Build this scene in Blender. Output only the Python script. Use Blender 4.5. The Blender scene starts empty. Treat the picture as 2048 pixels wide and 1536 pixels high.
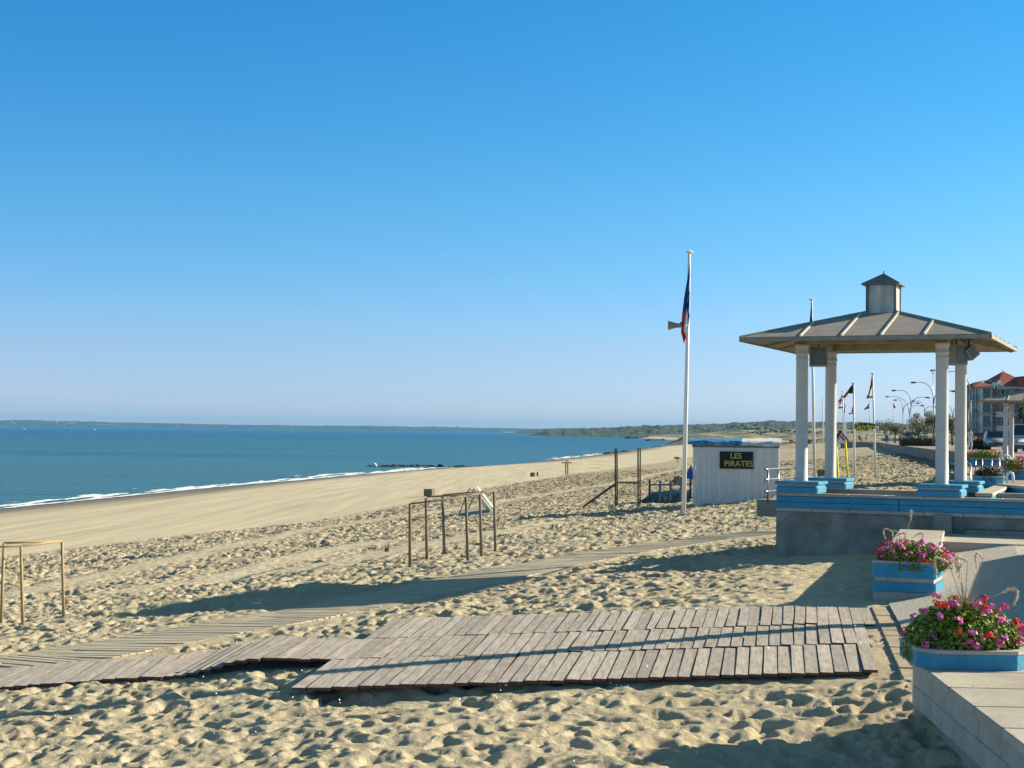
import bpy, bmesh, math, random
import numpy as np
from mathutils import Vector, Matrix
random.seed(7); RNG = np.random.default_rng(11)
S = bpy.context.scene
COL = S.collection
R = math.radians

# ------------------------------------------------------------------ camera, sky, sun, exposure
EYE = Vector((0, 0, 2.5)); F = 3000.0; PITCH = math.atan(93.6 / F); ROLL = R(0.67)
cam = bpy.data.cameras.new('camera'); camo = bpy.data.objects.new('camera', cam); COL.objects.link(camo)
cam.sensor_width = 36; cam.lens = 36 * F / 2048; cam.clip_start = 0.1; cam.clip_end = 60000
CM = Matrix.Rotation(math.pi / 2 + PITCH, 3, 'X') @ Matrix.Rotation(ROLL, 3, 'Z')
camo.matrix_world = Matrix.Translation(EYE) @ CM.to_4x4()
S.camera = camo
SUN_DIR = Vector((.958, .287, 0)).normalized(); EL = R(23.5)
w = bpy.data.worlds.new('World'); S.world = w; w.use_nodes = True
wn = w.node_tree.nodes; wl = w.node_tree.links
bg = wn['Background']; sky = wn.new('ShaderNodeTexSky'); sky.sky_type = 'NISHITA'; sky.sun_disc = False
sky.sun_elevation = EL; sky.sun_rotation = math.atan2(SUN_DIR.x, SUN_DIR.y)
sky.altitude = 0; sky.air_density = 1.0; sky.dust_density = 0.0; sky.ozone_density = 2.5
hs = wn.new('ShaderNodeHueSaturation'); hs.inputs['Saturation'].default_value = 1.18
wl.new(sky.outputs[0], hs.inputs['Color'])
# colour grade laid over the sky model: a power per channel and a tint by height above the horizon, the same all round the dome
sc_ = wn.new('ShaderNodeSeparateColor'); wl.new(hs.outputs[0], sc_.inputs[0]); cc_ = wn.new('ShaderNodeCombineColor')
for i_, g_i in enumerate((1.6, 1.3, 1.0)):
    a_ = wn.new('ShaderNodeMath'); a_.operation = 'MINIMUM'; a_.inputs[1].default_value = 12; wl.new(sc_.outputs[i_], a_.inputs[0])
    b_ = wn.new('ShaderNodeMath'); b_.operation = 'MULTIPLY'; b_.inputs[1].default_value = .2; wl.new(a_.outputs[0], b_.inputs[0])
    c_ = wn.new('ShaderNodeMath'); c_.operation = 'POWER'; c_.inputs[1].default_value = g_i; wl.new(b_.outputs[0], c_.inputs[0]); wl.new(c_.outputs[0], cc_.inputs[i_])
tcw = wn.new('ShaderNodeTexCoord'); spw = wn.new('ShaderNodeSeparateXYZ'); wl.new(tcw.outputs['Generated'], spw.inputs[0])
mz_ = wn.new('ShaderNodeMath'); mz_.operation = 'MULTIPLY'; mz_.inputs[1].default_value = 2; wl.new(spw.outputs[2], mz_.inputs[0])
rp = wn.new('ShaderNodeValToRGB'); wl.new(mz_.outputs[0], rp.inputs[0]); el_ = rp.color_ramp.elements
stops = [(0.0, (2.9, 4.1, 8.6)), (.028, (2.9, 4.0, 8.2)), (.108, (3.7, 4.15, 6.9)), (.304, (4.3, 5.6, 6.6)), (.56, (3.9, 6.6, 6.8)), (.74, (17.0, 8.0, 4.9)), (1.0, (32.0, 10.5, 4.8))]  # last two stops, overhead and out of view, are reddened to warm the shade
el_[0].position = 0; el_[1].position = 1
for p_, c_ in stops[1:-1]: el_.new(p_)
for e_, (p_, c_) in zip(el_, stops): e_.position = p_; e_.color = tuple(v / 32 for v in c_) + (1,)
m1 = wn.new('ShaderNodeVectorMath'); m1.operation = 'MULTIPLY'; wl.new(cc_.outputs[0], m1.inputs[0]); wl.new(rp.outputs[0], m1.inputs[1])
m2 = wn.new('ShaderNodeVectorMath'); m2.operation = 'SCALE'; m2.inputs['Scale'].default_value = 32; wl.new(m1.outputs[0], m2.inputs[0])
# faint thin cloud bank low over the sea
mpw = wn.new('ShaderNodeMapping'); mpw.inputs['Scale'].default_value = (5, 5, 60); wl.new(tcw.outputs['Generated'], mpw.inputs[0])
nw = wn.new('ShaderNodeTexNoise'); nw.inputs['Scale'].default_value = 1.3; nw.inputs['Detail'].default_value = 7; wl.new(mpw.outputs[0], nw.inputs[0])
b1 = wn.new('ShaderNodeMapRange'); b1.inputs[1].default_value = .034; b1.inputs[2].default_value = .025; wl.new(spw.outputs[2], b1.inputs[0])
b2 = wn.new('ShaderNodeMapRange'); b2.inputs[1].default_value = .003; b2.inputs[2].default_value = .02; wl.new(spw.outputs[2], b2.inputs[0])
b3 = wn.new('ShaderNodeMapRange'); b3.inputs[1].default_value = .42; b3.inputs[2].default_value = .65; b3.inputs[4].default_value = .16; wl.new(nw.outputs[0], b3.inputs[0])
q1 = wn.new('ShaderNodeMath'); q1.operation = 'MULTIPLY'; wl.new(b1.outputs[0], q1.inputs[0]); wl.new(b2.outputs[0], q1.inputs[1])
q2 = wn.new('ShaderNodeMath'); q2.operation = 'MULTIPLY'; wl.new(q1.outputs[0], q2.inputs[0]); wl.new(b3.outputs[0], q2.inputs[1])
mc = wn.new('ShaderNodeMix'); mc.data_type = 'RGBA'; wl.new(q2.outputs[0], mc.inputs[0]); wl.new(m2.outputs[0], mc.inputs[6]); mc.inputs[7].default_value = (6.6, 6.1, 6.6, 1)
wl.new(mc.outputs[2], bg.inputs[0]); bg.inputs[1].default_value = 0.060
sl = bpy.data.lights.new('sun', 'SUN'); so = bpy.data.objects.new('sun', sl); COL.objects.link(so)
sl.energy = 5.0; sl.angle = R(.5); sl.color = (1.0, .90, .66)
sv = Vector((SUN_DIR.x * math.cos(EL), SUN_DIR.y * math.cos(EL), math.sin(EL)))
so.rotation_euler = sv.to_track_quat('Z', 'Y').to_euler(); so.location = (60, 40, 60)
S.view_settings.view_transform = 'Standard'; S.view_settings.look = 'None'; S.view_settings.gamma = 1
S.view_settings.use_curve_mapping = False; S.view_settings.exposure = 1.0
S.cycles.use_denoising = True; S.cycles.max_bounces = 6; S.cycles.diffuse_bounces = 3; S.cycles.transparent_max_bounces = 12
S.cycles.volume_bounces = 0

# ------------------------------------------------------------------ pixel <-> place helpers (photograph pixels, 2048 x 1536)
def ray(px, py): return (CM @ Vector(((px - 1024) / F, (768 - py) / F, -1))).normalized()
def at_depth(px, py, d):
    r = ray(px, py); return EYE + r * (d / r.y)
def at_z(px, py, z):
    r = ray(px, py); return EYE + r * ((z - EYE.z) / r.z)

# ------------------------------------------------------------------ ground shape
PPy = [0, 8, 13.3, 21, 31, 56, 82, 115, 225, 330, 600, 1000, 1400, 1850, 3500, 5500, 8000, 14000]
PPx = [3.0, 3.2, 3.7, 5.1, 8.4, 18, 26.7, 32, 54.8, 80, 130, 190, 250, 262, 300, 170, 80, 50]
PSy = [0, 60, 100, 151, 206, 244, 284, 327, 366, 502, 622, 1032, 1400, 1850, 3490, 5540, 8000, 14000]
PSx = [-76, -68, -60.5, -51.6, -42.8, -34.5, -26.9, -16.8, -2.9, 22.8, 42.7, 107, 166, 176, 205, 48, -60, -200]
ZBy = [0, 40, 60, 115, 225, 400]; ZBz = [.15, .18, .4, .6, .75, .8]
WATER_Z = -6.0
def g_(t): return t - .6 * (1 - np.exp(-np.maximum(t, 0) / .6))
def base_h(x, y):
    x = np.asarray(x, float); y = np.asarray(y, float)
    pp = np.interp(y, PPy, PPx); ps = np.interp(y, PSy, PSx)
    t = pp - x; wd = pp - ps; zb = np.interp(y, ZBy, ZBz)
    z = zb - (6 + zb) * g_(np.maximum(t, 0)) / g_(wd)
    z = np.where(t < 0, zb + np.minimum(-t * .01, .8), z)
    z = np.where(t > wd, WATER_Z - .05 * (t - wd), z)
    z = np.maximum(z, -14)
    z = z + .42 * np.exp(-((x - 12.0) ** 2 / 7 + (y - 57.5) ** 2 / 40))
    z = z - .34 * np.exp(-((x - 2.6) ** 2 / 2.6 + (y - 11.2) ** 2 / 7.0))
    return z
def ground(px, py, tries=12):
    z = 0.0
    for _ in range(tries):
        p = at_z(px, py, z); z = .5 * z + .5 * float(base_h(p.x, p.y))
    p = at_z(px, py, z); return Vector((p.x, p.y, z))
def bh(x, y): return float(base_h(x, y))

def hsh(i, j, k):
    n = (i * 73856093) ^ (j * 19349663) ^ (k * 83492791)
    n = (n ^ (n >> 13)) * 1274126177 & 0x7fffffff
    n = (n ^ (n >> 11)) * 668265263 & 0x7fffffff
    return (n % 65521) / 65521.0
def vnoise(x, y, k=0):
    i = np.floor(x).astype(np.int64); j = np.floor(y).astype(np.int64); fx = x - i; fy = y - j
    fx = fx * fx * (3 - 2 * fx); fy = fy * fy * (3 - 2 * fy)
    a = hsh(i, j, k); b = hsh(i + 1, j, k); c = hsh(i, j + 1, k); d = hsh(i + 1, j + 1, k)
    return (a * (1 - fx) + b * fx) * (1 - fy) + (c * (1 - fx) + d * fx) * fy
def fbm(x, y, o=4, k=0):
    s = 0; a = .5
    for q in range(o): s = s + a * vnoise(x * 2 ** q, y * 2 ** q, k + q); a *= .5
    return s
def pits(x, y, cell, r0, r1, dep, k, keep=1.0):
    """trodden hollows with a low pushed-up rim; where two overlap the deeper one wins"""
    ci = np.floor(x / cell).astype(np.int64); cj = np.floor(y / cell).astype(np.int64)
    D_ = np.zeros_like(x); U_ = np.zeros_like(x)
    for di in (-1, 0, 1):
        for dj in (-1, 0, 1):
            a = ci + di; b = cj + dj
            cx = (a + hsh(a, b, k)) * cell; cy = (b + hsh(a, b, k + 1)) * cell
            th = hsh(a, b, k + 2) * 6.283; rr = r0 + (r1 - r0) * hsh(a, b, k + 3)
            dd = dep * (.4 + .9 * hsh(a, b, k + 4)) * (hsh(a, b, k + 5) < keep)
            ex = (x - cx) * np.cos(th) + (y - cy) * np.sin(th); ey = -(x - cx) * np.sin(th) + (y - cy) * np.cos(th)
            q = np.sqrt((ex / 1.45) ** 2 + (ey) ** 2) / rr
            D_ = np.maximum(D_, dd * np.exp(-(q / .80) ** 4) * (1 - .35 * ex / rr / 1.45))
            U_ = np.maximum(U_, dd * .20 * np.exp(-((q - 1.35) / .36) ** 2) * np.clip(1 + .7 * ex / rr / 1.45, .1, 2))
    return U_ * (1 - D_ / dep * .9) - D_
def seg_dist(x, y, pts):
    best = np.full(x.shape, 1e9)
    for (ax, ay), (bx, by) in zip(pts[:-1], pts[1:]):
        dx, dy = bx - ax, by - ay; L = dx * dx + dy * dy
        s = np.clip(((x - ax) * dx + (y - ay) * dy) / L, 0, 1)
        best = np.minimum(best, np.hypot(x - ax - s * dx, y - ay - s * dy))
    return best
def gxy(lst): return [tuple(ground(a, b)[:2]) for a, b in lst]

# duckboard mats: centre line, width; lanes A, B, C side by side, D runs on from B, path = the far long mat
ZA = .16
def mz(px, py, z=ZA): p = at_z(px, py, z); return (p.x, p.y)
LANES = {
 'front': [mz(600, 1374, .08), mz(1782, 1340)],
 'mid': [mz(690, 1322, .10), mz(1764, 1287)],
 'back': [mz(790, 1282, .12), mz(1756, 1252)],
}
FARPATH = gxy([(20, 1330), (130, 1312), (326, 1276), (480, 1249), (640, 1221), (838, 1182), (1073, 1132), (1250, 1100), (1400, 1079), (1550, 1062)])
LEFTMAT = gxy([(-80, 1366), (345, 1335)])
TRACKS = [gxy([(0, 1190), (440, 1096), (640, 1055), (900, 1018), (1000, 1002), (1230, 966), (1385, 932), (1400, 925)]),
          gxy([(250, 1180), (420, 1160), (560, 1122), (640, 1102), (760, 1082)]),
          gxy([(600, 1140), (760, 1105), (900, 1078), (1100, 1045)])]

def zmat(x, y): return -.20 + .34 * min(1, max(0, (x + 2.1) / 6.0))
def fit_lanes():
    # three mats laid side by side; centre lines from their front and back edges in the photograph
    A0, A1 = Vector(mz(597, 1375, -.20)), Vector(mz(1786, 1341, .14))
    u = (A1 - A0).normalized(); n_ = Vector((-u.y, u.x)); LA = 1.92
    L = {}
    L['front'] = ([A0 + n_ * LA / 2, A1 + n_ * LA / 2], LA)
    B1 = A1 + n_ * (LA + .012) ; L['mid'] = ([B1 - u * 6.9 + n_ * .85, B1 + u * .20 + n_ * .85], 1.7)
    C1 = B1 + n_ * 1.712; L['back'] = ([C1 - u * 6.0 + n_ * .98, C1 + u * .52 + n_ * .98], 1.96)
    return L
FIT = fit_lanes()
for _n, (_p, _l) in FIT.items(): LANES[_n] = [tuple(p) for p in _p]
LEFTMAT.append((LANES['mid'][0][0] - .08, LANES['mid'][0][1] + .02))
def lz_left(x, y):
    k = min(1, max(0, (x - LEFTMAT[1][0]) / (LEFTMAT[2][0] - LEFTMAT[1][0]))); k = k * k * (3 - 2 * k)
    return (bh(*LEFTMAT[1]) + .04) * (1 - k) + zmat(x, y) * k if x > LEFTMAT[1][0] else bh(x, y) + .04
def sand_height(x, y):
    b = base_h(x, y)
    zt = np.interp(y, [0, 55, 70, 150, 190, 400], [-2.45, -2.3, -1.95, -1.85, -1.4, -1.3])
    tide = np.clip((b - zt + .35 * (fbm(x * .06, y * .03, 3, 40) - .5)) / .14, 0, 1)
    rough = tide.copy()
    near = y < 150
    z = b.copy(); r = rough
    xs, ys = x[near], y[near]
    wx = xs + .12 * (fbm(xs * 1.7, ys * 1.7, 2, 50) - .5); wy = ys + .12 * (fbm(xs * 1.7 + 9, ys * 1.7, 2, 51) - .5)
    h = pits(wx, wy, .36, .09, .15, .066, 3, .95) + pits(wx + 7, wy, .25, .05, .09, .038, 13, .8) + pits(wx, wy, .13, .02, .045, .016, 23, .6)
    fz = np.interp(ys, [22, 50], [0, 1]); h = h * (1 - .45 * fz) + fz * pits(wx + 3, wy, .20, .045, .085, .045, 33, .95)
    h += .15 * (fbm(xs * .8, ys * .8, 2, 60) - .5) + .035 * (fbm(xs * 3.5, ys * 3.5, 2, 61) - .5) + .016 * (fbm(xs * 13, ys * 13, 2, 62) - .5)
    rg = 1 - np.abs(2 * fbm(xs * 3.1, ys * 3.1, 3, 65) / .875 - 1); h += np.interp(ys, [10, 20, 40], [.016, .022, .04]) * (rg ** 3 - .3)
    rg = 1 - np.abs(2 * fbm(xs * 9, ys * 9, 2, 66) / .75 - 1); h += .012 * (rg ** 2 - .4) * np.clip(fbm(xs * .7, ys * .7, 2, 67) * 3 - .8, 0, 1.3)
    amp = np.interp(ys, [9, 16, 30, 60, 120], [1.0, 1.1, 1.6, 2.2, 2.8]) * (.9 + .5 * (fbm(xs * .25, ys * .25, 2, 70) - .5))
    for tr in TRACKS:
        d = seg_dist(xs, ys, tr); amp *= 1 - .8 * np.exp(-(d / .9) ** 4)
    amp *= 1 - .7 * np.exp(-(seg_dist(xs, ys, [(4.9, 21.0), (8.0, 30.0)]) / 2.6) ** 4) - .0
    amp *= 1 - .55 * np.exp(-(seg_dist(xs, ys, [(5.3, 31.0), (8.0, 29.8)]) / 1.8) ** 4)
    dF = seg_dist(xs, ys, FARPATH); dL = seg_dist(xs, ys, LEFTMAT)
    rr = r[near] * amp
    # shade-side lees stay calmer
    h = h * rr
    zz = z[near] + h
    # smooth sand on the lower beach keeps faint wheel ruts
    # far path: sand lies level with the boards and laps over their edges
    cov = (fbm(xs * 1.1, ys * 1.1, 3, 80) - .47) * .10
    k = np.clip((1.40 - dF) / .35, 0, 1); zz = zz * (1 - k) + k * (z[near] - .010 + np.clip(cov, -.012, .05))
    k = np.clip((1.0 - dL) / .2, 0, 1); zz = zz * (1 - k) + k * (z[near] + .022 + np.clip(cov, -.01, .03))
    for nm, wd in (('front', 1.0), ('mid', .95), ('back', 1.05)):
        d = seg_dist(xs, ys, LANES[nm]); k = np.clip((wd + .08 - d) / .15, 0, 1)
        lz = -.20 + .34 * np.clip((xs + 2.1) / 6.0, 0, 1)
        zz = zz * (1 - k) + k * np.minimum(zz, lz - (.022 if nm != 'front' else .034)) + k * np.clip(fbm(xs * .8 + 3, ys * 1.3, 3, 85) - .50, 0, 1) * .22 * (xs > -6)
    # scooped foot along the front lane
    d = seg_dist(xs, ys - 0, LANES['front']); (ax, ay), (bx, by) = LANES['front']
    below = (ys < ay + (xs - ax) * (by - ay) / (bx - ax))
    kf = np.where(below & (xs > ax + .15), np.exp(-((d - 1.15) / .30) ** 4), 0); zz = zz * (1 - .8 * kf) + .8 * kf * (z[near] - .07 - .10 * np.clip((0 - xs) / 3, 0, 1) + .25 * (zz - z[near]))
    z[near] = zz
    rfull = rough.copy(); rfull[near] = rr
    return z, rfull

def rows():
    ys = [-20, -6, 0, 4, 7.5]
    y = 8.5
    def step(y):
        if y < 10.3: return .12
        if y < 20: return .032
        if y < 40: return .055
        if y < 70: return .11
        if y < 150: return .26
        if y < 300: return 1.2
        if y < 1500: return y * .009
        return y * .04
    while y < 13800: ys.append(y); y += step(y)
    return np.array(ys)
def cols():
    c = list(np.linspace(-1.6, -.42, 30)) + list(np.linspace(-.41, .40, 580)) + list(np.linspace(.42, 1.6, 30))
    return np.array(c)

# ------------------------------------------------------------------ materials
def nodes(m): return m.node_tree.nodes, m.node_tree.links
def M(name, col, rough=.65, var=.18, scale=6, bump=0.0, bscale=60, metal=0, spec=.3, rand=0.0, specks=0.0, stretch=None, detail=5, second=None, mixlo=.3, mixhi=.7):
    m = bpy.data.materials.new(name); m.use_nodes = True; n, l = nodes(m); p = n['Principled BSDF']
    p.inputs['Roughness'].default_value = rough; p.inputs['Metallic'].default_value = metal; p.inputs['Specular IOR Level'].default_value = spec
    tc = n.new('ShaderNodeTexCoord'); mp = n.new('ShaderNodeMapping'); l.new(tc.outputs['Object'], mp.inputs[0])
    if stretch: mp.inputs['Scale'].default_value = stretch
    nz = n.new('ShaderNodeTexNoise'); nz.inputs['Scale'].default_value = scale; nz.inputs['Detail'].default_value = detail; l.new(mp.outputs[0], nz.inputs[0])
    mr = n.new('ShaderNodeMapRange'); mr.inputs[1].default_value = mixlo; mr.inputs[2].default_value = mixhi; l.new(nz.outputs[0], mr.inputs[0])
    mx = n.new('ShaderNodeMix'); mx.data_type = 'RGBA'; l.new(mr.outputs[0], mx.inputs[0])
    c2 = second or tuple(min(1, c * (1 + var)) for c in col)
    c1 = col if second else tuple(c * (1 - var) for c in col)
    mx.inputs[6].default_value = (*c1, 1); mx.inputs[7].default_value = (*c2, 1)
    out = mx.outputs[2]
    if specks:   # small pores and stains
        nv_ = n.new('ShaderNodeTexNoise'); nv_.inputs['Scale'].default_value = 22; nv_.inputs['Detail'].default_value = 1; l.new(mp.outputs[0], nv_.inputs[0])
        ms = n.new('ShaderNodeMapRange'); ms.inputs[1].default_value = .66; ms.inputs[2].default_value = .70; ms.inputs[4].default_value = specks; l.new(nv_.outputs[0], ms.inputs[0])
        nl = n.new('ShaderNodeTexNoise'); nl.inputs['Scale'].default_value = 1.6; nl.inputs['Detail'].default_value = 7; nl.inputs['Roughness'].default_value = .7; l.new(mp.outputs[0], nl.inputs[0])
        ml = n.new('ShaderNodeMapRange'); ml.inputs[1].default_value = .50; ml.inputs[2].default_value = .72; ml.inputs[4].default_value = specks * .55; l.new(nl.outputs[0], ml.inputs[0])
        mm_ = n.new('ShaderNodeMath'); mm_.operation = 'MAXIMUM'; l.new(ms.outputs[0], mm_.inputs[0]); l.new(ml.outputs[0], mm_.inputs[1])
        mk = n.new('ShaderNodeMix'); mk.data_type = 'RGBA'; l.new(mm_.outputs[0], mk.inputs[0]); l.new(out, mk.inputs[6]); mk.inputs[7].default_value = (*[c * .45 for c in col], 1); out = mk.outputs[2]
    if rand:
        oi = n.new('ShaderNodeObjectInfo'); m2 = n.new('ShaderNodeMapRange'); m2.inputs[3].default_value = 1 - rand; m2.inputs[4].default_value = 1 + rand
        l.new(oi.outputs['Random'], m2.inputs[0]); vm = n.new('ShaderNodeVectorMath'); vm.operation = 'SCALE'
        l.new(out, vm.inputs[0]); l.new(m2.outputs[0], vm.inputs['Scale']); out = vm.outputs[0]
        ad = n.new('ShaderNodeVectorMath'); ad.operation = 'ADD'; l.new(tc.outputs['Object'], ad.inputs[0])
        sc = n.new('ShaderNodeMath'); sc.operation = 'MULTIPLY'; sc.inputs[1].default_value = 37; l.new(oi.outputs['Random'], sc.inputs[0]); l.new(sc.outputs[0], ad.inputs[1])
        l.new(ad.outputs[0], mp.inputs[0])
    l.new(out, p.inputs['Base Color'])
    if bump:
        nb = n.new('ShaderNodeTexNoise'); nb.inputs['Scale'].default_value = bscale; nb.inputs['Detail'].default_value = 4; l.new(mp.outputs[0], nb.inputs[0])
        b = n.new('ShaderNodeBump'); b.inputs['Strength'].default_value = 1; b.inputs['Distance'].default_value = bump
        l.new(nb.outputs[0], b.inputs['Height']); l.new(b.outputs[0], p.inputs['Normal'])
    return m

def sand_material():
    m = bpy.data.materials.new('sand'); m.use_nodes = True; n, l = nodes(m); p = n['Principled BSDF']
    p.inputs['Roughness'].default_value = .95; p.inputs['Specular IOR Level'].default_value = .1
    geo = n.new('ShaderNodeNewGeometry'); at = n.new('ShaderNodeAttribute'); at.attribute_name = 'rough'
    sep = n.new('ShaderNodeSeparateXYZ'); l.new(geo.outputs['Position'], sep.inputs[0])
    def noise(scale, det=4, vec=None, rg=.55):
        t = n.new('ShaderNodeTexNoise'); t.inputs['Scale'].default_value = scale; t.inputs['Detail'].default_value = det; t.inputs['Roughness'].default_value = rg
        l.new(vec or geo.outputs['Position'], t.inputs[0]); return t.outputs[0]
    def rng(v, a, b, c=0, d=1):
        t = n.new('ShaderNodeMapRange'); t.inputs[1].default_value = a; t.inputs[2].default_value = b; t.inputs[3].default_value = c; t.inputs[4].default_value = d
        l.new(v, t.inputs[0]); return t.outputs[0]
    def mix(f, a, b):
        t = n.new('ShaderNodeMix'); t.data_type = 'RGBA'
        l.new(f, t.inputs[0]) if not isinstance(f, float) else setattr(t.inputs[0], 'default_value', f)
        for i, c in ((6, a), (7, b)):
            if isinstance(c, tuple): t.inputs[i].default_value = (*c, 1)
            else: l.new(c, t.inputs[i])
        return t.outputs[2]
    def mul(a, b):
        t = n.new('ShaderNodeMath'); t.operation = 'MULTIPLY'
        for i, c in ((0, a), (1, b)):
            if isinstance(c, (int, float)): t.inputs[i].default_value = c
            else: l.new(c, t.inputs[i])
        return t.outputs[0]
    dry = mix(rng(noise(1.1, 6), .3, .7), SAND[0], SAND[1])
    dry = mix(rng(noise(140, 2), .35, .75), dry, mix(.5, dry, (.16, .13, .10)))
    # lower beach: paler, long drag streaks along the shore
    mp = n.new('ShaderNodeMapping'); mp.inputs['Rotation'].default_value = (0, 0, R(14)); mp.inputs['Scale'].default_value = (.5, .02, 1); l.new(geo.outputs['Position'], mp.inputs[0])
    st = noise(1.3, 7, mp.outputs[0], .7)
    low = mix(rng(st, .35, .68), SAND[2], SAND[3])
    col = mix(at.outputs['Fac'], low, dry)
    # wet edge
    wet = rng(sep.outputs[2], -5.2, -5.75)
    wn_ = noise(.09, 3, mp.outputs[0]); 
    wet2 = n.new('ShaderNodeMath'); wet2.operation = 'ADD'; l.new(sep.outputs[2], wet2.inputs[0]); l.new(mul(rng(wn_, .3, .7, -1, 1), .5), wet2.inputs[1])
    wet = rng(wet2.outputs[0], -4.6, -5.75)
    col = mix(wet, col, (.22, .165, .115))
    # dune grass inland, beyond the wall
    veg = n.new('ShaderNodeAttribute'); veg.attribute_name = 'veg'
    vg = mix(rng(noise(.15, 6), .35, .65), (.20, .17, .085), (.075, .085, .035))
    col = mix(mul(veg.outputs['Fac'], rng(noise(.05, 5), .36, .52)), col, vg)
    l.new(col, p.inputs['Base Color'])
    l.new(rng(wet, 0, 1, .95, .45), p.inputs['Roughness'])
    # grain and crumbs close by; trodden relief by bump where the mesh is too coarse
    far = rng(sep.outputs[1], 32, 85)
    v = n.new('ShaderNodeTexNoise'); v.inputs['Scale'].default_value = 1.6; v.inputs['Detail'].default_value = 4; v.inputs['Roughness'].default_value = .6; l.new(geo.outputs['Position'], v.inputs[0])
    b1 = n.new('ShaderNodeBump'); b1.inputs['Distance'].default_value = .55; l.new(v.outputs[0], b1.inputs['Height']); l.new(mul(mul(far, at.outputs['Fac']), .9), b1.inputs['Strength'])
    b2 = n.new('ShaderNodeBump'); b2.inputs['Distance'].default_value = .045; b2.inputs['Strength'].default_value = .85
    l.new(noise(13, 8, None, .72), b2.inputs['Height']); l.new(b1.outputs[0], b2.inputs['Normal'])
    l.new(b2.outputs[0], p.inputs['Normal'])
    return m
SAND = [(.47, .39, .275), (.58, .50, .365), (.70, .59, .42), (.50, .41, .28)]

def water_material():
    m = bpy.data.materials.new('sea_water'); m.use_nodes = True; n, l = nodes(m); p = n['Principled BSDF']
    geo = n.new('ShaderNodeNewGeometry'); sep = n.new('ShaderNodeSeparateXYZ'); l.new(geo.outputs['Position'], sep.inputs[0])
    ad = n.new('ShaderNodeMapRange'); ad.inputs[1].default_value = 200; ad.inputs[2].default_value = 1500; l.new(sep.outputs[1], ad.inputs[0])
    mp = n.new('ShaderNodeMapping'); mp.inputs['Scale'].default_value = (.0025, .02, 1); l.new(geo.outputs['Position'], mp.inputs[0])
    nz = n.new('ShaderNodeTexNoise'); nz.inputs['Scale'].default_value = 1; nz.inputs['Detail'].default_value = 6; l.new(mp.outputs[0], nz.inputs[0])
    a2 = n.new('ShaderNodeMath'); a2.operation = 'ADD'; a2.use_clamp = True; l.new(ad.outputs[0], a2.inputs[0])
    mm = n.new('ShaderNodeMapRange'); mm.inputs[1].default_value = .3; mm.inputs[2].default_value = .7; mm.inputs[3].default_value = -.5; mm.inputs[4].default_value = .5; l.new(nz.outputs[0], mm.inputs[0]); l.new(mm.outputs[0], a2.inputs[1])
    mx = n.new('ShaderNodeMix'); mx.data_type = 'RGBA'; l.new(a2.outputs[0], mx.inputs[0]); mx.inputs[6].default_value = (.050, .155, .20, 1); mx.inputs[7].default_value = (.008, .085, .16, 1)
    l.new(mx.outputs[2], p.inputs['Base Color']); p.inputs['Roughness'].default_value = .28; p.inputs['Specular IOR Level'].default_value = .22; p.inputs['IOR'].default_value = 1.33
    m2 = n.new('ShaderNodeMapping'); m2.inputs['Rotation'].default_value = (0, 0, R(20)); m2.inputs['Scale'].default_value = (.35, 1.0, 1); l.new(geo.outputs['Position'], m2.inputs[0])
    w1 = n.new('ShaderNodeTexNoise'); w1.inputs['Scale'].default_value = .35; w1.inputs['Detail'].default_value = 8; w1.inputs['Roughness'].default_value = .65; l.new(m2.outputs[0], w1.inputs[0])
    b = n.new('ShaderNodeBump'); b.inputs['Distance'].default_value = 1.6; b.inputs['Strength'].default_value = .9; l.new(w1.outputs[0], b.inputs['Height']); l.new(b.outputs[0], p.inputs['Normal'])
    return m

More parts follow.
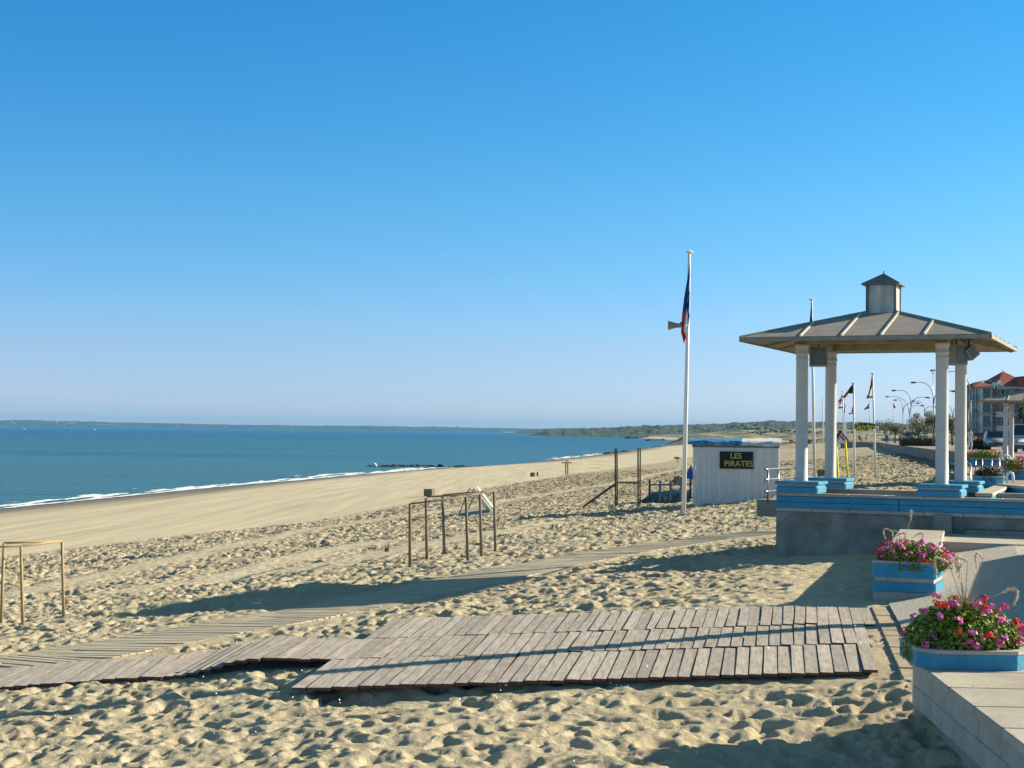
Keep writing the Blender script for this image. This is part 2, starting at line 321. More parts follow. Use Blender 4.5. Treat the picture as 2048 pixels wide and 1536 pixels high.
MT = {}
def mats():
    MT['sand'] = sand_material(); MT['water'] = water_material()
    MT['foam'] = M('sea_foam', (.75, .77, .78), .8, .15, 2)
    MT['plank'] = M('weathered_plank', (.30, .25, .22), .85, .3, 3, .004, 25, rand=.16, stretch=(9, 1.0, 4), second=(.50, .435, .385), specks=0.5)
    MT['plank_sandy'] = M('sand_dusted_plank', (.37, .31, .235), .9, .2, 3, .004, 25, rand=.10, stretch=(9, 1.0, 4), second=(.52, .44, .335)); MT['plank_side'] = M('red_plank_edge', (.13, .06, .045), .8, .3, 9)
    MT['concrete'] = M('grey_concrete', (.30, .285, .26), .9, .22, 1.5, .006, 40, detail=9, specks=0.6)
    MT['concrete_rough'] = M('pebbly_concrete', (.27, .26, .235), .95, .35, 2.2, .02, 30, detail=9, specks=0.6)
    MT['precast'] = M('pale_precast', (.42, .385, .34), .85, .12, 3, .003, 60, rand=.06, specks=0.6)
    MT['slab'] = M('pale_slab', (.46, .40, .34), .9, .12, 2, .003, 80, rand=.07, specks=0.6)  # pale warm concrete for top slabs, copings and the step
    MT['gravel'] = gravel(); MT['edging'] = M('sandy_edging', (.37, .30, .21), .9, .18, 5, .01, 30, rand=.08)
    MT['blue'] = M('blue_paint', (.04, .25, .42), .55, .14, 4, .002, 50, specks=0.35)
    MT['blue_light'] = M('light_blue_paint', (.06, .28, .52), .55, .12, 4, .002, 50)
    MT['column'] = M('white_grey_paint', (.52, .52, .515), .6, .06, 5, .001, 80)
    MT['roof'] = M('roof_sheet', (.30, .26, .235), .75, .14, 3, .004, 12, specks=0.4)
    MT['roof_edge'] = M('roof_edge', (.27, .25, .21), .7, .15, 6, specks=0.6)
    MT['batten'] = M('roof_batten', (.60, .56, .48), .5, .1, 5)
    MT['soffit'] = M('soffit_boards', (.30, .26, .17), .8, .2, 4)
    MT['zinc'] = M('stained_steel', (.50, .46, .40), .5, .35, 2.5, .002, 20, metal=.15, stretch=(3, 3, .5))
    MT['zinc_dark'] = M('dark_zinc', (.13, .15, .155), .5, .2, 4, metal=.4)
    MT['steel'] = M('galvanised_steel', (.30, .30, .31), .3, .1, 10, metal=.85)
    MT['dark_steel'] = M('dark_steel', (.07, .07, .075), .5, .2, 10)
    MT['white'] = M('white_paint', (.75, .75, .74), .5, .05, 5)
    MT['hut_board'] = M('white_washed_board', (.66, .66, .65), .75, .10, 4, .002, 30, rand=.07, stretch=(6, 6, 1), specks=0.6)
    MT['tarp_blue'] = M('blue_tarpaulin', (.09, .21, .34), .45, .5, 6, .02, 8)
    MT['tarp_teal'] = M('teal_tarpaulin', (.035, .075, .085), .5, .5, 5, .03, 9)
    MT['tarp_white'] = M('white_tarpaulin', (.62, .60, .57), .6, .15, 6, .02, 8)
    MT['wood'] = M('greyed_timber', (.20, .155, .11), .85, .3, 5, .003, 30, stretch=(6, 6, 1))
    MT['wood_dark'] = M('dark_timber', (.075, .06, .045), .8, .3, 5)
    MT['wood_pale'] = M('yellow_timber', (.36, .26, .14), .75, .2, 6, stretch=(6, 6, 1))
    MT['black'] = M('black_board', (.012, .013, .012), .6, .3, 5)
    MT['gold'] = M('gold_paint', (.45, .38, .10), .6, .1, 9)
    MT['yellow'] = M('yellow_paint', (.80, .66, .04), .5, .1, 9)
    MT['red'] = M('red_paint', (.45, .03, .03), .5, .1, 9)
    MT['leaf'] = leafmat('geranium_leaf', (.085, .15, .018), (.30, .40, .045))
    MT['leaf_dark'] = leafmat('dark_leaf', (.03, .055, .018), (.08, .11, .035))
    MT['tamarisk'] = leafmat('tamarisk_foliage', (.045, .06, .03), (.10, .115, .05))
    MT['pink'] = M('pink_petal', (.82, .16, .42), .6, .25, 9, rand=.25); MT['redpetal'] = M('red_petal', (.75, .04, .03), .6, .2, 9, rand=.2)
    MT['lilac'] = M('lilac_petal', (.70, .22, .55), .6, .25, 9, rand=.2)
    MT['straw'] = M('dry_grass', (.62, .50, .36), .8, .25, 20); MT['stem'] = M('red_brown_stem', (.16, .09, .05), .8, .3, 20)
    MT['rock'] = M('wet_rock', (.045, .045, .04), .8, .4, 1.2, .1, 3)
    MT['soil'] = M('soil', (.06, .045, .03), .95, .3, 20)
    MT['skin'] = M('skin', (.35, .20, .13), .6, .05, 9); MT['hair'] = M('dark_hair', (.03, .02, .015), .7, .1, 9)
    MT['pale_shirt'] = M('pale_shirt', (.50, .58, .66), .8, .08, 9); MT['navy'] = M('navy_trousers', (.03, .05, .11), .8, .1, 9)
    MT['wall_cream'] = M('cream_render', (.78, .73, .64), .85, .08, .5); MT['brick'] = M('brick', (.17, .09, .065), .85, .2, 3)
    MT['tiles'] = M('red_roof_tiles', (.27, .06, .035), .8, .25, 1.5); MT['pane'] = M('window_pane', (.06, .075, .09), .15, .2, 2, spec=.6)
    MT['shutter'] = M('grey_blue_shutter', (.22, .27, .32), .6, .1, 3)
    MT['asphalt'] = M('asphalt', (.055, .055, .056), .9, .2, 1); MT['paving'] = M('pink_paving', (.30, .225, .19), .9, .15, .6)
    MT['silver'] = M('silver_car_paint', (.42, .46, .50), .3, .05, 3, metal=.5); MT['red_car'] = M('red_car_paint', (.45, .02, .04), .25, .05, 3)
    MT['dark_car'] = M('dark_car_paint', (.03, .04, .055), .3, .05, 3); MT['white_car'] = M('white_car_paint', (.7, .72, .74), .3, .04, 3)
    MT['glass'] = M('car_glass', (.03, .04, .05), .08, .1, 3, spec=.8); MT['tyre'] = M('tyre', (.02, .02, .02), .8, .1, 3)
    MT['lampglass'] = M('headlight_glass', (.6, .6, .58), .15, .1, 3)
    MT['tent_pink'] = M('pink_nylon', (.72, .07, .30), .6, .1, 9); MT['tent_blue'] = M('blue_nylon', (.01, .10, .30), .6, .1, 9)
    MT['forest'] = M('pine_forest', (.022, .034, .014), .95, .5, .03, second=(.075, .085, .03), detail=8)
    MT['dune'] = M('dune_scrub', (.085, .085, .035), .95, .3, .07, second=(.38, .31, .19), detail=9, mixlo=.44, mixhi=.60)
    MT['farshore'] = M('far_shore_woods', (.025, .04, .03), .95, .4, .004, second=(.07, .08, .05), detail=8)
    MT['housewhite'] = M('far_white_house', (.7, .66, .6), .8, .1, 1)
    for nm, c in dict(f_blue=(.01, .04, .20), f_white=(.75, .75, .75), f_red=(.62, .02, .04), f_black=(.045, .045, .05), f_yellow=(.75, .5, .02), f_euro=(.01, .09, .32), f_sky=(.10, .32, .6)).items():
        MT[nm] = M('flag_cloth_' + nm[2:], c, .8, .15, 4)
def gravel():
    m = M('fine_gravel', (.30, .275, .26), .95, .1, 3)
    n, l = nodes(m); p = n['Principled BSDF']; tc = n['Texture Coordinate']
    v = n.new('ShaderNodeTexVoronoi'); v.inputs['Scale'].default_value = 46; l.new(tc.outputs['Object'], v.inputs[0])
    cr = n.new('ShaderNodeMapRange'); cr.inputs[3].default_value = .6; cr.inputs[4].default_value = 1.3; l.new(v.outputs['Color'], cr.inputs[0])
    vm = n.new('ShaderNodeVectorMath'); vm.operation = 'SCALE'; vm.inputs[0].default_value = (.52, .465, .41); l.new(cr.outputs[0], vm.inputs['Scale']); l.new(vm.outputs[0], p.inputs['Base Color'])
    b = n.new('ShaderNodeBump'); b.invert = True; b.inputs['Distance'].default_value = .009; l.new(v.outputs['Distance'], b.inputs['Height']); l.new(b.outputs[0], p.inputs['Normal'])
    return m
def leafmat(name, a, b):
    m = bpy.data.materials.new(name); m.use_nodes = True; n, l = nodes(m); p = n['Principled BSDF']; p.inputs['Roughness'].default_value = .6
    g = n.new('ShaderNodeNewGeometry'); mx = n.new('ShaderNodeMix'); mx.data_type = 'RGBA'; l.new(g.outputs['Random Per Island'], mx.inputs[0])
    mx.inputs[6].default_value = (*a, 1); mx.inputs[7].default_value = (*b, 1); l.new(mx.outputs[2], p.inputs['Base Color'])
    tr = n.new('ShaderNodeBsdfTranslucent'); l.new(mx.outputs[2], tr.inputs[0]); ms = n.new('ShaderNodeMixShader'); ms.inputs[0].default_value = .3
    o = n['Material Output']; l.new(p.outputs[0], ms.inputs[1]); l.new(tr.outputs[0], ms.inputs[2]); l.new(ms.outputs[0], o.inputs[0]); return m
mats()

# ------------------------------------------------------------------ mesh helpers
class MB:
    def __init__(s): s.v = []; s.f = []; s.mi = []
    def add(s, vs, fs, mi=0):
        o = len(s.v); s.v += [tuple(v) for v in vs]; s.f += [tuple(i + o for i in f) for f in fs]; s.mi += [mi] * len(fs); return s
    def box(s, c, d, rz=0, mi=0, rot=None, top=None):
        hx, hy, hz = d[0] / 2, d[1] / 2, d[2] / 2; m = rot or Matrix.Rotation(rz, 3, 'Z'); c = Vector(c); vs = []
        for z in (-hz, hz):
            k = top if (top and z > 0) else 1
            for x, y in ((-hx, -hy), (hx, -hy), (hx, hy), (-hx, hy)): vs.append(c + m @ Vector((x * k, y * k, z)))
        return s.add(vs, [(0, 3, 2, 1), (4, 5, 6, 7), (0, 1, 5, 4), (1, 2, 6, 5), (2, 3, 7, 6), (3, 0, 4, 7)], mi)
    def bev(s, c, d, b=.01, rz=0, mi=0):
        """box with chamfered vertical and top edges"""
        hx, hy, hz = d[0] / 2, d[1] / 2, d[2] / 2; m = Matrix.Rotation(rz, 3, 'Z'); c = Vector(c)
        def ring(ix, z, ch): return [c + m @ Vector(q) for q in ((-ix[0] + ch, -ix[1], z), (ix[0] - ch, -ix[1], z), (ix[0], -ix[1] + ch, z), (ix[0], ix[1] - ch, z), (ix[0] - ch, ix[1], z), (-ix[0] + ch, ix[1], z), (-ix[0], ix[1] - ch, z), (-ix[0], -ix[1] + ch, z))]
        vs = ring((hx, hy), -hz, b) + ring((hx, hy), hz - b, b) + ring((hx - b, hy - b), hz, b)
        fs = [tuple(range(7, -1, -1)), tuple(range(16, 24))]
        for k in (0, 8):
            for i in range(8): j = (i + 1) % 8; fs.append((k + i, k + j, k + 8 + j, k + 8 + i))
        return s.add(vs, fs, mi)
    def tube(s, a, b, r0, r1=None, n=10, mi=0, cap=True):
        a = Vector(a); b = Vector(b); r1 = r0 if r1 is None else r1; d = (b - a).normalized()
        u = d.orthogonal().normalized(); w_ = d.cross(u); vs = []
        for p, r in ((a, r0), (b, r1)):
            for i in range(n): t = 2 * math.pi * i / n; vs.append(p + (u * math.cos(t) + w_ * math.sin(t)) * r)
        fs = [(i, (i + 1) % n, n + (i + 1) % n, n + i) for i in range(n)]
        if cap: fs += [tuple(range(n - 1, -1, -1)), tuple(range(n, 2 * n))]
        return s.add(vs, fs, mi)
    def path(s, pts, rs, n=8, mi=0):
        pts = [Vector(p) for p in pts]
        if not isinstance(rs, (list, tuple)): rs = [rs] * len(pts)
        vs = []; fs = []; d0 = (pts[1] - pts[0]).normalized(); u = d0.orthogonal().normalized()
        for i, p in enumerate(pts):
            d = (pts[min(i + 1, len(pts) - 1)] - pts[max(i - 1, 0)]).normalized()
            u = (u - d * u.dot(d)).normalized(); w_ = d.cross(u)
            for k in range(n): t = 2 * math.pi * k / n; vs.append(p + (u * math.cos(t) + w_ * math.sin(t)) * rs[i])
        for i in range(len(pts) - 1):
            for k in range(n): fs.append((i * n + k, i * n + (k + 1) % n, (i + 1) * n + (k + 1) % n, (i + 1) * n + k))
        fs += [tuple(range(n - 1, -1, -1)), tuple(range((len(pts) - 1) * n, len(pts) * n))]
        return s.add(vs, fs, mi)
    def lathe(s, c, prof, n=20, mi=0):
        c = Vector(c); vs = []; fs = []
        for r, z in prof:
            for k in range(n): t = 2 * math.pi * k / n; vs.append(c + Vector((r * math.cos(t), r * math.sin(t), z)))
        for i in range(len(prof) - 1):
            for k in range(n): fs.append((i * n + k, i * n + (k + 1) % n, (i + 1) * n + (k + 1) % n, (i + 1) * n + k))
        fs += [tuple(range(n - 1, -1, -1)), tuple(range((len(prof) - 1) * n, len(prof) * n))]
        return s.add(vs, fs, mi)
    def prism(s, poly, z0, z1, mi=0, mtop=None):
        n = len(poly); vs = [(x, y, z0) for x, y in poly] + [(x, y, z1) for x, y in poly]
        s.add(vs, [tuple(range(n - 1, -1, -1))] + [(i, (i + 1) % n, n + (i + 1) % n, n + i) for i in range(n)], mi)
        o = len(s.v) - 2 * n; s.f.append(tuple(range(o + n, o + 2 * n))); s.mi.append(mi if mtop is None else mtop); return s
    def sheet(s, quad, th, mi=0):
        q = [Vector(v) for v in quad]; nn = (q[1] - q[0]).cross(q[-1] - q[0]).normalized() * th; k = len(q)
        return s.add(q + [v + nn for v in q], [tuple(range(k - 1, -1, -1)), tuple(range(k, 2 * k))] + [(i, (i + 1) % k, k + (i + 1) % k, k + i) for i in range(k)], mi)
    def build(s, name, mat, parent=None, smooth=False, world=False, **kw):
        me = bpy.data.meshes.new(name); me.from_pydata(s.v, [], s.f)
        for m_ in (mat if isinstance(mat, (list, tuple)) else [mat]): me.materials.append(MT[m_] if isinstance(m_, str) else m_)
        if any(s.mi): me.polygons.foreach_set('material_index', s.mi)
        if smooth: me.polygons.foreach_set('use_smooth', [True] * len(me.polygons))
        me.update(); o = bpy.data.objects.new(name, me); COL.objects.link(o)
        if parent is not None:
            o.parent = parent
            if world: me.transform(parent.matrix_local.inverted() if parent.parent is None else (parent.parent.matrix_local @ parent.matrix_local).inverted())
        for k, v in kw.items(): o[k] = v
        return o
def tag(o, label, cat, group=None):
    o['label'] = label; o['category'] = cat
    if group: o['group'] = group
    return o
def thing(name, label, cat, loc=(0, 0, 0), rz=0, group=None):
    o = bpy.data.objects.new(name, None); COL.objects.link(o); o.location = loc; o.rotation_euler = (0, 0, rz); o.empty_display_size = .2
    o.matrix_local = Matrix.Translation(loc) @ Matrix.Rotation(rz, 4, 'Z')
    return tag(o, label, cat, group)
def inst(name, me_obj, parent, loc, rot=(0, 0, 0), scale=(1, 1, 1)):
    o = bpy.data.objects.new(name, me_obj.data); COL.objects.link(o); o.parent = parent; o.location = loc; o.rotation_euler = rot; o.scale = scale; return o
def kids(o): return [c for c in bpy.data.objects if c.parent == o]
def copy_tree(o, loc=None, rz=None, label=None):
    r = o.copy(); COL.objects.link(r)
    if loc is not None: r.location = loc
    if rz is not None: r.rotation_euler = (0, 0, rz)
    if label: r['label'] = label
    for ch in kids(o):
        c = ch.copy(); COL.objects.link(c); c.parent = r
        for g in kids(ch): d = g.copy(); COL.objects.link(d); d.parent = c
    return r
def grid_mesh(name, P, mat, kind=None, smooth=True, attrs=None, mask=None):
    """P: (rows, cols, 3) array"""
    nr, nc = P.shape[:2]; me = bpy.data.meshes.new(name)
    i = np.arange(nr - 1)[:, None] * nc + np.arange(nc - 1)[None]; q = np.stack([i, i + 1, i + nc + 1, i + nc], -1).reshape(-1, 4)
    if mask is not None: q = q[mask.reshape(-1)]
    me.vertices.add(nr * nc); me.vertices.foreach_set('co', P.reshape(-1).astype(np.float32))
    me.loops.add(q.size); me.loops.foreach_set('vertex_index', q.reshape(-1).astype(np.int32))
    me.polygons.add(len(q)); me.polygons.foreach_set('loop_start', np.arange(0, q.size, 4, dtype=np.int32))
    me.polygons.foreach_set('use_smooth', np.full(len(q), smooth))
    for k, v in (attrs or {}).items():
        a = me.attributes.new(k, 'FLOAT', 'POINT'); a.data.foreach_set('value', v.reshape(-1).astype(np.float32))
    me.materials.append(MT[mat]); me.update(calc_edges=True); me.validate()
    o = bpy.data.objects.new(name, me); COL.objects.link(o)
    if kind: o['kind'] = kind
    return o

# ------------------------------------------------------------------ ground, sea, foam
def build_sand():
    ys = rows(); cs = cols(); Y, C = np.meshgrid(ys, cs, indexing='ij')
    X = C * np.maximum(np.abs(Y), 9) ; x = X.ravel(); y = Y.ravel()
    # the mesh may not poke through the built ramp, terrace and promenade
    z, r = sand_height(x, y)
    pp = np.interp(y, PPy, PPx)
    inl = (x > pp + .3) & (y < 228) & ((y < 13.4) | (y > 29))
    z = np.where(inl, np.minimum(z, base_h(x, y) - .12), z)
    kx = np.where(y > 21.6, 5.42 + (y - 22) * .304 + .1, 5.2 + (y - 21.1) * .19)
    z = np.where((x > kx + .32) & (y < 30) & (y > 13.4), np.minimum(z, -.2), z)
    veg = np.clip((x - pp - 2) / 15, 0, 1) * (y > 150) + np.clip((y - 700) / 800, 0, 1) * (z > -4)
    veg = np.clip(veg, 0, 1)
    o = grid_mesh('sand', np.stack([x, y, z], -1).reshape(*X.shape, 3), 'sand', 'structure', attrs={'rough': r, 'veg': veg})
    return o
build_sand()
def flat(name, x0, x1, y0, y1, z, mat, n=2):
    xs = np.linspace(x0, x1, n); ys_ = np.linspace(y0, y1, n); X, Y = np.meshgrid(xs, ys_)
    return grid_mesh(name, np.stack([X, Y, np.full_like(X, z)], -1), mat, 'structure', smooth=False)
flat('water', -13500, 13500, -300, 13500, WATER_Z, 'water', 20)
def build_foam():
    ys_ = np.concatenate([np.arange(110, 335, .45), np.arange(335, 620, 1.0)]); k = np.linspace(-1.5, 12, 64)
    Y, K = np.meshgrid(ys_, k, indexing='ij')
    ps = np.interp(Y, PSy, PSx) + 1.2 * (fbm(Y * .03, Y * 0, 3, 5) - .5) * 4
    X = ps - K
    n1 = fbm(X * .9, Y * .12, 4, 90); wd = 2.0 + 8.0 * fbm(Y * .018, Y * 0 + 3, 3, 91) ** 1.0
    edge = np.exp(-((K - .2) / .8) ** 2)
    band = np.clip(1 - np.abs(K - wd * .5) / (wd * .62), 0, 1)
    val = band * .75 + edge * .75 + (n1 - .5) * 1.6
    val = val * np.interp(Y, [110, 330, 345, 440, 470, 560, 600], [1, 1, .35, .3, 1, 1, .5])
    Z = np.maximum(WATER_Z, base_h(X, Y)) + .05 + .12 * np.clip(val, 0, 1) * fbm(X * 2, Y * .6, 2, 92)
    v = (val[:-1, :-1] + val[1:, 1:]) / 2
    o = grid_mesh('sea_foam', np.stack([X, Y, Z], -1), 'foam', 'stuff', mask=v > .46)
    tag(o, 'white foam of small breaking waves along the waterline', 'sea foam'); o['kind'] = 'stuff'
    # one small breaker by the groyne tip
    p = at_z(738, 931, WATER_Z); q = at_z(753, 934, WATER_Z); m = MB()
    pts = [p.lerp(q, t) + Vector((0, 0, .15 + .25 * math.sin(t * 3))) for t in np.linspace(0, 1, 7)]
    m.path(pts, [.15, .35, .4, .45, .5, .5, .2], 6)
    for i in range(len(m.v)): m.v[i] = (m.v[i][0] + random.uniform(-.15, .15), m.v[i][1] * 1, m.v[i][2])
    tag(m.build('breaker', 'foam', None, True), 'small white breaker off the seaward tip of the nearest groyne', 'wave')
build_foam()

# rocks
def rock_mesh(seed):
    bm = bmesh.new(); bmesh.ops.create_icosphere(bm, subdivisions=2, radius=1); rr = random.Random(seed)
    ax = [Vector((rr.uniform(-1, 1), rr.uniform(-1, 1), rr.uniform(-1, 1))).normalized() for _ in range(7)]
    for v in bm.verts:
        k = 1.0
        for a in ax: k -= max(0, v.co.dot(a) - .62) * .9
        v.co = v.co * k * rr.uniform(.93, 1.05); v.co.z *= .7
    me = bpy.data.meshes.new('rock'); bm.to_mesh(me); bm.free(); me.materials.append(MT['rock']); return me
ROCKS = [rock_mesh(i) for i in range(5)]
def groyne(label, spots):
    c = spots[len(spots) // 2][0]; t = thing('rock_groyne', label, 'groyne', (c.x, c.y, c.z))
    for p, s in spots:
        o = bpy.data.objects.new('rock', random.choice(ROCKS)); COL.objects.link(o); o.parent = t
        o.location = p - c; o.rotation_euler = (0, 0, random.uniform(0, 6)); o.scale = (s * random.uniform(.9, 1.5), s * random.uniform(.8, 1.2), s * random.uniform(.6, 1.0))
def line_spots(a, b, n, s0, s1, jy=.6, z=WATER_Z, up=.1, js=1.5):
    out = []
    for i in range(n):
        k = (i + random.random() * .8) / n; px = a[0] + (b[0] - a[0]) * k; py = a[1] + (b[1] - a[1]) * k + random.uniform(-jy, jy)
        p = at_z(px, py, z); p.z += up; out.append((p, random.uniform(s0, s1)))
    return out
groyne('dark rock groyne running into the sea, nearest of the groynes',
       line_spots((758, 933.5), (865, 932.5), 34, .35, .75, .5) + [(at_z(882, 933.5, WATER_Z) + Vector((0, 0, .2)), 1.0), (at_z(873, 935, WATER_Z), .7), (at_z(888, 934, WATER_Z), .6)]
       + line_spots((898, 934), (930, 933), 10, .35, .6, .4) + line_spots((932, 934), (985, 932), 10, .2, .4, .3))
groyne('rock groyne of large dark boulders behind the tall timber frame',
       line_spots((1209, 909), (1252, 905), 14, .7, 1.3, .8, up=.3) + line_spots((1252, 906), (1312, 903), 14, .5, 1.0, .5, up=.3))
groyne('low dark rock groyne with surf on it, left of the flagpole',
       line_spots((1304, 896), (1345, 892.5), 24, .8, 1.5, .4) + line_spots((1345, 893), (1372, 893), 8, .5, 1.0, .3))
groyne('rock shelf beside the flagpole where the bay meets the dunes',
       line_spots((1345, 885), (1400, 878), 22, 1.2, 2.6, .8) + line_spots((1346, 889), (1395, 887), 20, .9, 1.8, 1.0) + line_spots((1344, 881), (1372, 880), 10, 1.5, 2.2, .3))
groyne('furthest dark rock reef on the far side of the bay',
       line_spots((1253, 877), (1322, 875), 40, 2.5, 5, .5, up=.5) + line_spots((1295, 881.5), (1330, 880.5), 20, 1.5, 3, .3) + line_spots((1216, 872.8), (1240, 873), 12, 3, 6, .15))
for px, py in ((783, 953), (826, 942), (868, 943.5), (1262, 914), (1270, 918), (1225, 926)):
    pass

# ------------------------------------------------------------------ hills, dunes, far shore
RG = []
def ridge(name, D, prof, depth, mat, base=None, step=1.0, nrow=14, lump=4.0, lscale=12.0, seed=1, kind='structure'):
    pxs = np.arange(prof[0][0], prof[-1][0], step); tops = np.interp(pxs, [p[0] for p in prof], [p[1] for p in prof])
    tx = np.array([at_depth(a, b, D)[:] for a, b in zip(pxs, tops)]); k = np.linspace(0, 1, nrow); P = np.zeros((nrow, len(pxs), 3))
    endf = np.clip(np.minimum(pxs - pxs[0], 400) / 40, 0, 1)
    for r_, kk in enumerate(k):
        sc = (D - depth / 2 + depth * kk) / D; P[r_, :, 0] = tx[:, 0] * sc; P[r_, :, 1] = tx[:, 1] * sc
        zb = np.full(len(pxs), base) if base is not None else base_h(P[r_, :, 0], P[r_, :, 1]) - .15
        hh = math.sin(math.pi * kk) ** .8 if kk <= .5 else 1 - (kk - .5) * .9
        n_ = (fbm(P[r_, :, 0] / lscale, P[r_, :, 1] / lscale, 4, seed * 7) - .5) * lump
        P[r_, :, 2] = zb + np.maximum(tx[:, 2] - zb, 0) * hh * endf + n_ * min(1, hh * 2) * endf
    RG.append((name, D, P))
    return grid_mesh(name, P, mat, kind, smooth=False)
ridge('hills', 9300, [(-500, 836), (-200, 838), (0, 841), (60, 840), (130, 842), (300, 846), (450, 849), (600, 851), (760, 852), (900, 854), (1060, 857), (1150, 860), (1400, 864)], 900, 'farshore', base=-7, step=1.5, lump=10, lscale=60, seed=3)
ridge('hills', 5200, [(1012, 863), (1030, 860), (1060, 859.5), (1100, 857), (1160, 856), (1230, 856), (1400, 858)], 500, 'forest', base=-7, lump=7, lscale=14, seed=4)
ridge('hills', 2700, [(1050, 864), (1090, 862), (1130, 860), (1180, 857.5), (1230, 855), (1290, 852), (1340, 850.5), (1400, 850), (1450, 848), (1490, 844), (1540, 842.5), (1600, 844), (1650, 843), (1710, 845), (1760, 846), (1830, 848), (1950, 849), (2150, 850), (2400, 850)], 500, 'forest', base=-7, lump=9, lscale=16, seed=5, nrow=26)
ridge('dunes', 1150, [(1330, 877), (1360, 872), (1400, 866), (1450, 863), (1500, 860), (1560, 859), (1640, 858), (1760, 860), (1850, 861), (2050, 862), (2400, 863)], 520, 'dune', lump=3, lscale=16, seed=6, nrow=24)
ridge('dunes', 430, [(1430, 887), (1480, 881), (1500, 879), (1540, 877), (1600, 877), (1660, 875), (1720, 873), (1780, 870), (1850, 868), (2050, 870), (2300, 871)], 240, 'dune', lump=1.6, lscale=7, seed=8, nrow=24)

def scrub():
    rr = random.Random(5); m = MB()
    for name, D, P in RG:
        if name != 'dunes': continue
        nr, nc = P.shape[:2]; cnt = 520 if D < 600 else 420
        for _ in range(cnt):
            i = int(nr * (.12 + .42 * rr.random() ** .8)); j = rr.randrange(int(nc * .16), nc); p = P[i, j]
            if float(fbm(np.array(p[0] * .03), np.array(p[1] * .02), 2, 77)) < .40: continue
            s_ = D / 430 * rr.uniform(.5, 1.9)
            for _ in range(16):
                v = Vector((rr.gauss(0, 1) * s_ * 1.3, rr.gauss(0, .6) * s_, abs(rr.gauss(0, .32)) * s_)); e = Vector((rr.gauss(0, 1), rr.gauss(0, 1), rr.gauss(.3, .6))).normalized() * .42 * s_; b_ = e.orthogonal().normalized() * .26 * s_
                q = Vector(p) + v; m.add([q - e, q + b_, q + e, q - b_], [(0, 1, 2, 3)])
    o = m.build('dune_scrub', 'leaf_dark'); tag(o, 'low dark scrub bushes scattered over the dunes', 'scrub'); o['kind'] = 'stuff'
scrub()
def shells():
    rr = random.Random(8); m = MB()
    for _ in range(420):
        y = 10.2 + 14 * rr.random() ** 1.6; x = rr.uniform(-.36, .26) * y; z = bh(x, y) + .03; s_ = rr.uniform(.004, .013); th = rr.uniform(0, 3.1)
        a = Vector((math.cos(th), math.sin(th), .2)) * s_; b_ = Vector((-math.sin(th), math.cos(th), .3)) * s_ * .6; p = Vector((x, y, z)); m.add([p - a, p - b_, p + a, p + b_ + Vector((0, 0, s_))], [(0, 1, 2, 3)])
    o = m.build('shell_fragments', 'foam'); tag(o, 'tiny pale shell fragments strewn over the near sand', 'shells'); o['kind'] = 'stuff'
shells()
def far_house(px, py, wpx, hpx, D, label, mat='housewhite', roof='tiles'):
    p = at_depth(px, py, D); s = D / F; w_, h = wpx * s, hpx * s
    t = thing('far_house', label, 'house', (p.x, p.y, p.z), 0, 'houses on the far shore ' + ('at far left' if px < 180 else 'at left' if px < 300 else 'at middle' if px < 700 else 'left of tower' if px < 912 else 'right of tower'))
    MB().box((0, 0, h / 2), (w_, w_ * .8, h)).build('wall', mat, t)
    a = w_ / 2 + s * .3; m = MB(); m.add([(-a, -a * .8, h), (a, -a * .8, h), (a, a * .8, h), (-a, a * .8, h), (-a * .5, 0, h * 1.5), (a * .5, 0, h * 1.5)], [(0, 1, 5, 4), (1, 2, 5), (2, 3, 4, 5), (3, 0, 4), (3, 2, 1, 0)]); m.build('roof', roof, t)
FH = [(22, 846), (28, 848), (105, 847), (112, 846), (127, 851), (138, 848), (146, 847), (186, 850), (192, 850.5), (197, 851), (203, 851.5), (211, 851.5), (218, 851), (227, 850.5), (352, 852), (358, 854),
      (450, 856), (582, 858), (620, 858), (700, 856), (744, 854), (752, 855), (796, 858), (822, 859), (826, 860), (831, 858.5), (842, 860), (855, 861), (862, 860), (874, 860.5), (880, 859.5), (887, 860.5), (895, 859.5), (903, 860), (930, 858.5), (955, 860), (980, 861), (1002, 860.5)]
for i, (px, py) in enumerate(FH):
    far_house(px, py - 1.0, random.choice((2.2, 2.8, 4.2)), random.choice((1.6, 2.0, 2.4)), 8780, 'tiny white house on the hazy far shore ' + ('left of the motor boat' if px < 180 else 'right of the motor boat' if px < 300 else 'midway along the coast' if px < 700 else 'in the row left of the tower' if px < 912 else 'right of the pale tower'))
m = MB(); p = at_depth(915, 863.5, 8700); m.box((0, 0, 16), (9, 9, 32)).box((0, 0, 34), (6, 6, 6))
o = m.build('tower_block', 'housewhite'); o.location = p; tag(o, 'tall white tower standing alone on the far shore', 'tower')
def boat(px, py, L, label, cat, sail):
    p = at_z(px, py, WATER_Z); t = thing('boat', label, cat, (p.x, p.y, WATER_Z), .3)
    m = MB(); pr = [(-L / 2, .0), (-L / 2, .28), (L * .25, .34), (L / 2, 0), (L * .25, -.34), (-L / 2, -.28)]
    vs = [(x, y * L * .6, -.2) for x, y in pr] + [(x * 1.06, y * L * .8, L * .16) for x, y in pr]
    m.add(vs, [(5, 4, 3, 2, 1, 0), (6, 7, 8, 9, 10, 11)] + [(i, (i + 1) % 6, 6 + (i + 1) % 6, 6 + i) for i in range(6)]); m.build('hull', 'white', t)
    MB().box((-L * .05, 0, L * .25), (L * .3, L * .25, L * .2), top=.7).build('cabin', 'white', t)
    if sail:
        MB().tube((0, 0, 0), (0, 0, L * 1.3), .06).build('mast', 'white', t); MB().sheet([(-.1, 0, L * .25), (-L * .45, 0, L * .28), (-.1, 0, L * 1.2)], .05).build('sail', 'white', t)
boat(47, 858, 7, 'small white sailing boat far out at the left of the sea', 'sailing boat', True)
